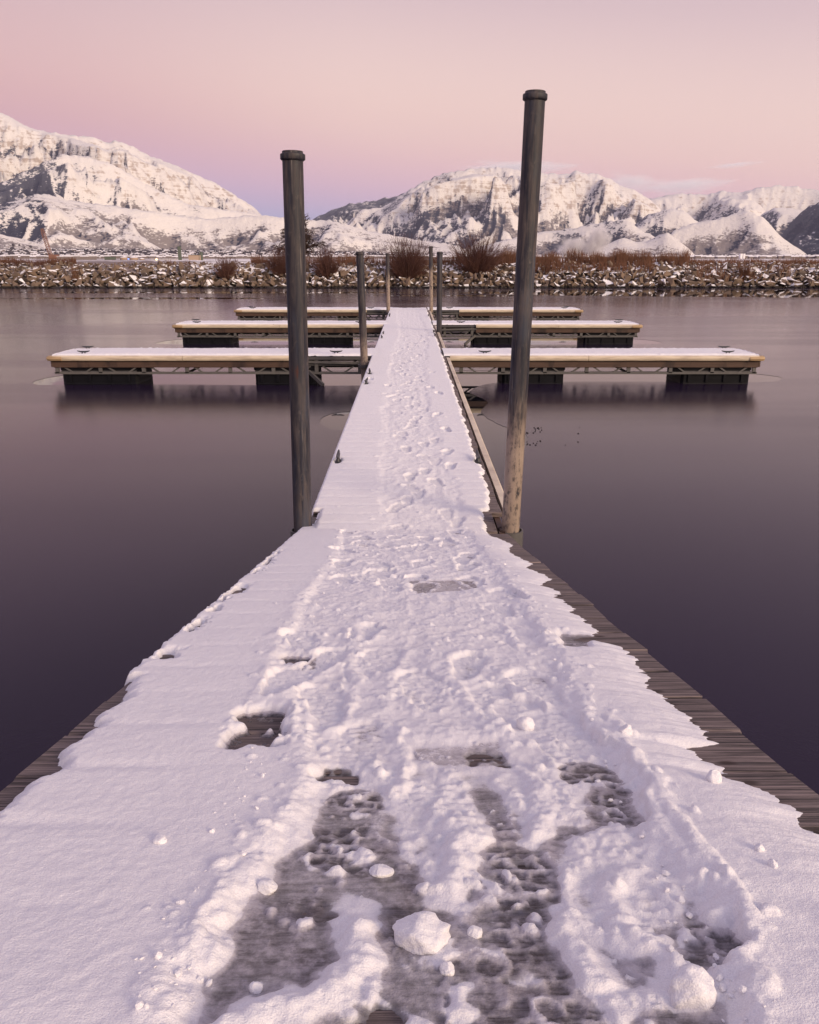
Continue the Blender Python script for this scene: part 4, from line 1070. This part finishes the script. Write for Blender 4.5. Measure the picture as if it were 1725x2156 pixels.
# ================================================================== FAR BANK
def bank():
    NX, NY = 260, 14
    xs = np.linspace(-75, 75, NX); tt = np.linspace(0, 1, NY)
    P = np.zeros((NY, NX, 3))
    for i, t in enumerate(tt):
        P[i, :, 0] = xs; P[i, :, 1] = 76.4+t*4.6+perlin(xs*.3, xs*0+t*3, 3)*.25; P[i, :, 2] = -.4+2.35*min(1, t*1.05)+perlin(xs*.8, xs*0+t*5, 6)*.12
    me = grid_mesh('rock_bank', P)
    bk = tag(link('rock_bank', me, MAT['bank']), 'long bank of broken tan boulders dusted with snow', kind='structure')
    meshes = []
    for s_ in range(14):
        rr = random.Random(200+s_); bm = bmesh.new()
        sx, sy, sz = rr.uniform(.8, 1.5), rr.uniform(.6, 1.0), rr.uniform(.28, .66)
        for _ in range(8):
            v = Vector((rr.uniform(-1, 1), rr.uniform(-1, 1), rr.uniform(-1, 1)))
            m = max(abs(v.x), abs(v.y), abs(v.z)); v = v/m*rr.uniform(.8, 1)
            bm.verts.new((v.x*sx*.5, v.y*sy*.5, v.z*sz*.5))
        r = bmesh.ops.convex_hull(bm, input=bm.verts)
        bmesh.ops.delete(bm, geom=list(set(g for g in r['geom_interior']+r['geom_unused'] if isinstance(g, bmesh.types.BMVert))), context='VERTS')
        bmesh.ops.dissolve_limit(bm, angle_limit=R(14), verts=bm.verts, edges=bm.edges)
        bmesh.ops.triangulate(bm, faces=bm.faces)
        me = bpy.data.meshes.new('rock'); bm.to_mesh(me); bm.free(); me.materials.append(MAT['rock']); meshes.append(me)
    rr = random.Random(77); spots = []
    for row in range(13):
        t = row/12; x = -58+rr.uniform(0, 1)
        while x < 58:
            sz = rr.choice([.26, .32, .4, .5, .6, .75, 1.05])*(1.0 if row < 5 else .85)
            if row > 10: sz *= .7
            y = 76.3+t*4.5+rr.uniform(-.25, .25); z = -.15+2.15*min(1, t*1.05)+rr.uniform(-.08, .16)
            rot = Matrix.Rotation(rr.uniform(0, 6.3), 4, 'Z') @ Matrix.Rotation(rr.gauss(.45, .7), 4, 'X') @ Matrix.Rotation(rr.gauss(0, .7), 4, 'Y')
            spots.append((sz, Matrix.Translation((x, y, z)) @ rot @ Matrix.Scale(sz, 4), rr.randrange(14)))
            x += sz*rr.uniform(.55, .85)
    vis = sorted([q for q in spots if abs(q[1].translation.x) < 39.5], key=lambda q: -q[0])
    big = vis[:298]; ids = set(id(q) for q in big)
    for q in big:
        link('rock', meshes[q[2]], None, bk, q[1])
    b = MB()
    for q in spots:
        if id(q) in ids: continue
        me = meshes[q[2]]; b.add([q[1] @ v.co for v in me.vertices], [tuple(p.vertices) for p in me.polygons])
    tag(b.build('small_rocks', MAT['rock'], bk), kind='stuff')
bank()

def shrub(x, y, z, h, w, nst, label, mat, seed, lean=0., name='shrub', thick=1.0):
    rr = random.Random(seed); t = tag(empty(name, (x, y, z)), label, 'shrub', 'bare shrubs along the bank')
    b = MB(); tw = MB()
    for i in range(nst):
        a = rr.uniform(0, 2*math.pi); sp = min(abs(rr.gauss(0, .75)), 1.35)
        L = h*rr.uniform(.45, 1.05)*(1-.30*min(1.2, sp)**2); r0 = rr.uniform(0, .35)*w*.25
        p = Vector((x+math.cos(a)*r0, y+math.sin(a)*r0, z-.1)); d = Vector((math.cos(a)*sp*w/h+lean, math.sin(a)*sp*w/h*.8, 1)).normalized()
        pts = [p.copy()]; n = 4
        for k in range(n):
            d = (d+Vector((rr.gauss(0, .07), rr.gauss(0, .07), .03))).normalized(); p = p+d*(L/n); pts.append(p.copy())
        rad = rr.uniform(.013, .022)*thick
        b.tube(pts, [rad, rad*.8, rad*.62, rad*.45, rad*.22], 3, False)
        for k in range(1, n+1):
            for _ in range(rr.choice([2, 2, 3])):
                q = pts[k]*.6+pts[k-1]*.4; dd = ((pts[k]-pts[k-1]).normalized()+Vector((rr.gauss(0, .35), rr.gauss(0, .35), rr.uniform(-.05, .3)))).normalized()
                l2 = L*rr.uniform(.14, .30); tw.tube([q, q+dd*l2*.5, q+dd*l2+Vector((0, 0, l2*.12))], [rad*.45, rad*.36, rad*.16], 3, False)
    b.build('stems', mat, t); tw.build('twigs', mat, t)
    return t
def grp(px, py, Y): return at(px, py, Y)
def place_shrub(px, ytop, ybase, Y, wpx, n, label, mat, seed, name='shrub', thick=1.0):
    p = at(px, ybase, Y); q = at(px, ytop, Y); w = wpx/F*Y*1.02
    return shrub(p.x, Y, p.z, q.z-p.z, w, n, label, mat, seed, 0, name, thick)
place_shrub(858, 498, 590, 78.6, 122, 620, 'big fan-shaped bare willow between the far left and right piles', MAT['twig'], 1)
place_shrub(1005, 488, 580, 79.4, 136, 620, 'wide bare willow right of the far piles', MAT['twig'], 2)
place_shrub(690, 522, 585, 78.8, 84, 380, 'low bare willow just right of the left pile', MAT['twig'], 3)
place_shrub(592, 520, 580, 79.2, 76, 360, 'dense bare willow just left of the left pile', MAT['twig'], 4)
place_shrub(478, 540, 586, 78.2, 66, 300, 'ragged brown shrub sprawling over the rocks left of the pile', MAT['twig'], 5)
place_shrub(355, 545, 566, 80.5, 34, 120, 'small rounded russet shrub left of the tan shed', MAT['twig_tan'], 6)
place_shrub(398, 547, 567, 80.4, 34, 110, 'small russet shrub under the tan shed', MAT['twig_tan'], 7)
place_shrub(160, 556, 600, 77.6, 16, 60, 'small orange weed clump among the rocks at left', MAT['twig_tan'], 8)
place_shrub(85, 540, 566, 80.5, 50, 150, 'brown brush on the bank top left of the crane', MAT['twig'], 9)
place_shrub(40, 541, 566, 80.7, 50, 130, 'brown brush on the bank top at the left edge', MAT['twig'], 10)
place_shrub(150, 544, 562, 80.7, 28, 80, 'short brown brush at the foot of the crane', MAT['twig'], 11)
place_shrub(1150, 545, 590, 79.0, 20, 60, 'narrow twig clump just right of the tall right pile', MAT['twig_tan'], 12)
place_shrub(1570, 552, 592, 78.4, 40, 140, 'rusty brush growing down the rocks at far right', MAT['twig_tan'], 13)
place_shrub(560, 550, 565, 80.5, 26, 60, 'low brown twigs on the snow left of the dense willow', MAT['twig'], 14)

def tree(px, ytop, ybase, Y, label, seed):
    rr = random.Random(seed); p0 = at(px, ybase, Y); p1 = at(px, ytop, Y); H = p1.z-p0.z
    t = tag(empty('tree', tuple(p0)), label, 'tree'); b = MB(); tr = MB()
    def grow(p, d, L, r, lev, mb):
        pts = [p.copy()]; n = 4
        for k in range(n):
            d = (d+Vector((rr.gauss(0, .14), rr.gauss(0, .14), .05-.04*lev))).normalized(); p = p+d*(L/n); pts.append(p.copy())
        mb.tube(pts, [r*(1-.17*k) for k in range(n+1)], 5 if lev == 0 else 3, False)
        if lev < 4:
            for k in range(1, n+1):
                for _ in range(3 if lev < 1 else 2):
                    dd = (d+Vector((rr.gauss(0, 1.0), rr.gauss(0, .8), rr.gauss(.05, .45)))).normalized()
                    if rr.random() < .85: grow(pts[k], dd, L*rr.uniform(.50, .74), max(r*.58, .026), lev+1, b)
    grow(p0, Vector((.03, 0, 1)), H*.50, .16, 0, tr)
    tr.build('trunk', MAT['bark'], t); b.build('crown', MAT['bark'], t)
tree(628, 458, 560, 82.5, 'bare tangled tree rising behind the left pile', 3)

def grass():
    rr = random.Random(8); b = MB()
    xs = []
    for px0, px1, n, h0, h1, Y0, Y1 in ((1030, 1420, 6200, .7, 1.5, 80.4, 83.5), (1420, 1725, 3600, .3, .75, 80.8, 83.5), (560, 1100, 4800, .4, 1.15, 80.4, 84), (0, 130, 2000, .3, .8, 80.6, 83), (1120, 1420, 1500, .4, .9, 79.2, 80.6), (1500, 1640, 500, .3, .9, 77.4, 80.2), (130, 560, 500, .15, .4, 80.6, 83)):
        for i in range(n):
            Y = rr.uniform(Y0, Y1); p = at(rr.uniform(px0-30, px1+30), 552, Y); z = 1.9 if Y > 80.3 else .1+2.0*(Y-76.4)/4.4
            if math.sin(p.x*.73)+math.sin(p.x*1.61+Y*1.3)+math.sin(p.x*.31+Y*2.1) < -.9: continue
            h = rr.uniform(h0, h1)*(1+.14*(math.sin(p.x*1.17+2)+math.sin(p.x*2.9))); dx, dy = rr.gauss(0, .16)*h, rr.gauss(0, .16)*h; w = .022
            b.add([(p.x-w, Y, z-.1), (p.x+w, Y, z-.1), (p.x, Y+w, z-.1), (p.x+dx*.4-w*.6, Y+dy*.4, z+h*.6), (p.x+dx*.4+w*.6, Y+dy*.4, z+h*.6), (p.x+dx*.4, Y+dy*.4+w*.6, z+h*.6), (p.x+dx, Y+dy, z+h)],
                  [(0, 1, 4, 3), (1, 2, 5, 4), (2, 0, 3, 5), (3, 4, 6), (4, 5, 6), (5, 3, 6)])
    me = bpy.data.meshes.new('dry_grass'); me.from_pydata(b.v, [], b.f); tag(link('dry_grass', me, MAT['dry_grass']), 'russet dry grass along the top of the bank', kind='stuff')
grass()

# ---- yard and town behind the bank
def building(px0, px1, ytop, Y, depth, label, mat, roof=True, door=False):
    a = at(px0, 545, Y); c = at(px1, 545, Y); top = at((px0+px1)/2, ytop, Y).z; z0 = 1.9; w = c.x-a.x; cx = (a.x+c.x)/2
    t = tag(empty('building', (cx, Y, z0)), label, 'building')
    b = MB(); b.box((cx, Y+depth/2, (z0+top)/2), (w, depth, top-z0), None, .02); b.build('wall', mat, t)
    b = MB(); b.box((cx, Y+depth/2, top+.06), (w+.2, depth+.2, .12)); b.build('roof', MAT['roof_snow'] if roof else MAT['green_steel'], t)
    if door:
        b = MB(); b.box((cx+w*.5-.2, Y-.03, (z0+top)/2), (.12, .06, top-z0)); b.build('downpipe', MAT['green_steel'], t)
    return t
building(397, 421, 537, 300, 5, 'plain tan boxy shed behind the bank left of the left pile', MAT['tan_cladding'], False, True)
building(421, 425, 531, 301.5, 2, 'narrow grey-green shaft beside the tan shed', MAT['green_steel'], False)
building(375.5, 381, 519, 300, 1.4, 'tall thin green-grey tower left of the tan shed', MAT['green_steel'], False)
building(120, 185, 540, 420, 12, 'long low dark shed behind the crane', MAT['house_wall'])
building(318, 372, 546, 360, 10, 'long low pale warehouse with lit yard lamps', MAT['pale_metal'])
building(220, 232, 541, 400, 8, 'small dark hut left of the storage tanks', MAT['green_steel'], False)
building(1470, 1502, 546, 900, 30, 'pale flat-roofed hall far right in town', MAT['house_wall'])
building(1630, 1690, 547, 900, 30, 'wide dark hall in town at far right', MAT['house_wall'])
building(1559, 1563.5, 534, 1500, 8, 'left white silo of the far right pair', MAT['roof_snow'])
building(1565, 1569, 534, 1500, 8, 'right white silo of the far right pair', MAT['roof_snow'])
for px, w, yt, lab in ((261, 15, 545, 'leftmost squat tan storage tank'), (282, 17, 545.5, 'middle tan storage tank, the widest'), (299, 10, 548, 'rightmost smaller tan storage tank')):
    Y = 380; p = at(px, 545, Y); top = at(px, yt-3, Y).z; r = w/F*Y/2
    t = tag(empty('storage_tank', (p.x, Y, 1.9)), lab, 'tank', 'storage tanks behind the bank')
    b = MB(); b.tube([(p.x, Y, 1.9), (p.x, Y, top)], r, 20); b.build('shell', MAT['tan_cladding'], t, True)
    b = MB(); b.tube([(p.x, Y, top), (p.x, Y, top+.3), (p.x, Y, top+.5)], [r*1.02, r*.6, .05], 20); b.build('lid', MAT['roof_snow'], t, True)
def crane():
    Y = 500; foot = at(109, 545, Y); tip = at(88, 481, Y); foot.z = 2.2
    t = tag(empty('crane', tuple(foot)), 'orange lattice crane boom leaning left behind the bank', 'crane')
    d = (tip-foot); n = 16; ax = Vector((1, 0, .25)).normalized()*.8; ay = Vector((0, .8, 0)); b = MB(); lat = MB()
    cs = []
    for sx, sy in ((-1, -1), (1, -1), (1, 1), (-1, 1)):
        f = lambda k: foot+d*k+(ax*sx+ay*sy)*(1 if k < .85 else 1-(k-.85)*3)
        cs.append([f(i/n) for i in range(n+1)]); b.tube([f(0), f(.85), f(1)], .16, 4)
    b.build('boom_chords', MAT['crane_paint'], t)
    for i in range(n):
        for k in range(4): lat.bar(cs[k][i], cs[(k+1) % 4][i+1], .14, .14)
    lat.build('lattice', MAT['crane_paint'], t)
    b = MB(); b.box((foot.x+1.5, Y, 3.4), (5, 4, 2.6), None, .2); b.build('cab', MAT['crane_paint'], t)
    b = MB(); b.bar(tip, foot+Vector((7, 0, 2)), .08, .08); b.build('stay_cable', MAT['steel'], t)
crane()
def lamp(px, py, Y, label, mat='lamp_warm', r=.34):
    p = at(px, py, Y); t = tag(empty('yard_lamp', (p.x, Y, 1.9)), label, 'lamp', 'lit lamps behind the bank')
    b = MB(); b.tube([(p.x, Y+.1, 1.8), (p.x, Y+.1, max(p.z, 2.2))], .07, 6); b.build('pole', MAT['steel'], t)
    bm = bmesh.new(); bmesh.ops.create_icosphere(bm, subdivisions=2, radius=r, matrix=Matrix.Translation((p.x, Y-.3, p.z)))
    me = bpy.data.meshes.new('lamp_head'); bm.to_mesh(me); bm.free(); link('lamp_head', me, MAT[mat], t)
for a in ((192, 549, 330, 'green-yellow lamp standing alone right of the crane'), (216, 553, 330, 'low lamp just left of the tanks'), (306, 551, 330, 'lamp just right of the storage tanks'), (319, 552.5, 330, 'first lamp from the left before the pale warehouse'), (338, 552.5, 330, 'second lamp from the left before the pale warehouse'), (360, 552.5, 330, 'third lamp before the pale warehouse'), (382, 552.5, 330, 'bright double lamp at the right of the pale warehouse'), (330, 546, 340, 'lamp above the pale warehouse roof'), (370, 549, 340, 'orange lamp on the warehouse end'), (484, 551.5, 320, 'bright lamp before the low snow left of the russet shrub'), (387, 551, 310, 'lamp at the foot of the thin tower'), (454, 553, 310, 'lamp shining through the ragged shrub'), (1079, 545, 340, 'tiny lamp between the left pile and the far piles')):
    lamp(*a)
lamp(271, 545, 375, 'small blue light on the storage tanks', 'lamp_blue', .3)
lamp(1277, 549, 420, 'red light below the steam plume', 'lamp_red', .45)
for px, w in ((1476, 'leftmost'), (1480, 'second from left'), (1484, 'third from left'), (1488, 'rightmost')): lamp(px, 549.5, 700, w+' of the four tiny lamps on the pale hall', 'lamp_warm', .6)
for px, w in ((1602, 'leftmost'), (1608, 'second from left'), (1614, 'third from left'), (1619, 'rightmost')): lamp(px, 547.5, 900, w+' of four tiny lamps right of the white silos', 'lamp_warm', .8)

def town():
    rr = random.Random(31); tr = MB(); ho = MB(); ro = MB()
    for i in range(5200):
        az = rr.uniform(R(-30), R(30)); left = az < R(-2)
        rmax = 5600 if left else 4700
        if not left and rr.random() < .35: continue
        r = math.exp(rr.uniform(math.log(3000), math.log(rmax))); x, y = r*math.sin(az), r*math.cos(az)
        z = terrain(x, y) if r > 3300 else 2.0
        if z > (75 if left else 40): continue
        s_ = rr.uniform(2.5, 6.5)*(r/3000)**.35
        n = 4; vs = []
        for zz, k in ((-.5, .7), (.55, 1.0), (1.25, .75), (1.7, .1)):
            for j in range(n):
                a = 2*math.pi*j/n+rr.uniform(-.2, .2); vs.append((x+math.cos(a)*s_*k*1.1, y+math.sin(a)*s_*k*1.1, z+zz*s_))
        tr.add(vs, [(q*n+j, q*n+(j+1) % n, q*n+n+(j+1) % n, q*n+n+j) for q in range(3) for j in range(n)])
    for i in range(2200):
        az = rr.uniform(R(-30), R(30)); left = az < R(-2); r = math.exp(rr.uniform(math.log(2600), math.log(5600 if left else 4700))); x, y = r*math.sin(az), r*math.cos(az)
        z = terrain(x, y) if r > 3300 else 2.0
        if z > (65 if left else 40): continue
        w, d, h = rr.uniform(9, 22), rr.uniform(8, 14), rr.uniform(4, 8)
        ho.box((x, y, z+h/2), (w, d, h))
        ro.add([(x-w*.55, y-d*.6, z+h), (x+w*.55, y-d*.6, z+h), (x+w*.55, y+d*.6, z+h), (x-w*.55, y+d*.6, z+h), (x-w*.5, y, z+h+3), (x+w*.5, y, z+h+3)], [(0, 1, 5, 4), (2, 3, 4, 5), (0, 4, 3), (1, 2, 5)])
    for b, nm, mt, lb in ((tr, 'town_trees', 'town_tree', 'dark belt of trees in the far town'), (ho, 'town_houses', 'house_wall', 'tiny far houses below the mountains'), (ro, 'town_roofs', 'roof_snow', 'snowy roofs of the tiny far houses')):
        me = bpy.data.meshes.new(nm); me.from_pydata(b.v, [], b.f); tag(link(nm, me, MAT[mt]), lb, kind='stuff')
town()

# ---- steam plume and clouds (volumes)
def vol_mat(name, dens, col, nscale, lo, hi, det=5):
    m = NM(name); m.t.nodes.remove(m.b); v = m.n('VolumePrincipled'); o = m.coord()
    l = m.n('VectorMath', operation='LENGTH'); m.L(o, l.inputs[0])
    nz = m.noise(o, nscale, det, .6)
    f = m.math('ADD', m.math('SUBTRACT', 1., l.outputs['Value']), m.math('MULTIPLY', m.math('SUBTRACT', nz, .5), 1.5))
    v.inputs['Color'].default_value = (*col, 1); v.inputs['Anisotropy'].default_value = .0
    m.L(m.math('MULTIPLY', m.step(f, lo, hi), dens), v.inputs['Density']); m.L(v.outputs[0], m.out.inputs['Volume'])
    MAT[name] = m.m
vol_mat('steam', .07, (.95, .93, .93), 2.2, .25, .75); vol_mat('cloud', .0045, (1., .99, .99), 2.4, .28, .95)
def puff(name, c, rx, ry, rz, mat, label, rot=0):
    bm = bmesh.new(); bmesh.ops.create_icosphere(bm, subdivisions=3, radius=1); me = bpy.data.meshes.new(name); bm.to_mesh(me); bm.free()
    o = link(name, me, MAT[mat], None, Matrix.Translation(c) @ Matrix.Rotation(rot, 4, 'Y') @ Matrix.Diagonal((rx, ry, rz, 1))); tag(o, label, kind='stuff')
def pv(px, py, wpx, hpx, Y, mat, name, label, rot=0, dk=.8):
    c = at(px, py, Y); puff(name, c, wpx/F*Y/2, wpx/F*Y/2*dk, hpx/F*Y/2, mat, label, rot)
pv(1258, 508, 74, 104, 2600, 'steam', 'steam', 'tall white steam plume rising from the plant')
pv(1206, 522, 96, 70, 2620, 'steam', 'steam', 'broad white steam puff drifting left of the plume')
pv(1085, 352, 330, 44, 19800, 'cloud', 'cloud', 'flat cap cloud hugging the central summit', 0, .35)
pv(1330, 384, 190, 60, 19700, 'cloud', 'cloud', 'soft cloud filling the notch right of the summit', .1, .35)
pv(1440, 390, 270, 46, 19600, 'cloud', 'cloud', 'low cloud bank along the right ridge', -.05, .3)
pv(1545, 347, 160, 16, 20500, 'cloud', 'cloud', 'thin grey cloud streak above the right ridge', -.08, .3)

# ---- air: one closed box of thin haze round the camera and everything but the clouds
b = MB(); b.box((0, 7750, 1229), (46000, 21500, 2460))
m = NM('haze'); m.t.nodes.remove(m.b); v = m.n('VolumePrincipled'); v.inputs['Color'].default_value = (.80, .82, .96, 1); v.inputs['Density'].default_value = 1.1e-5; v.inputs['Anisotropy'].default_value = .2
m.L(v.outputs[0], m.out.inputs['Volume'])
tag(b.build('haze', m.m), 'thin evening haze over the lake and mountains', kind='stuff')
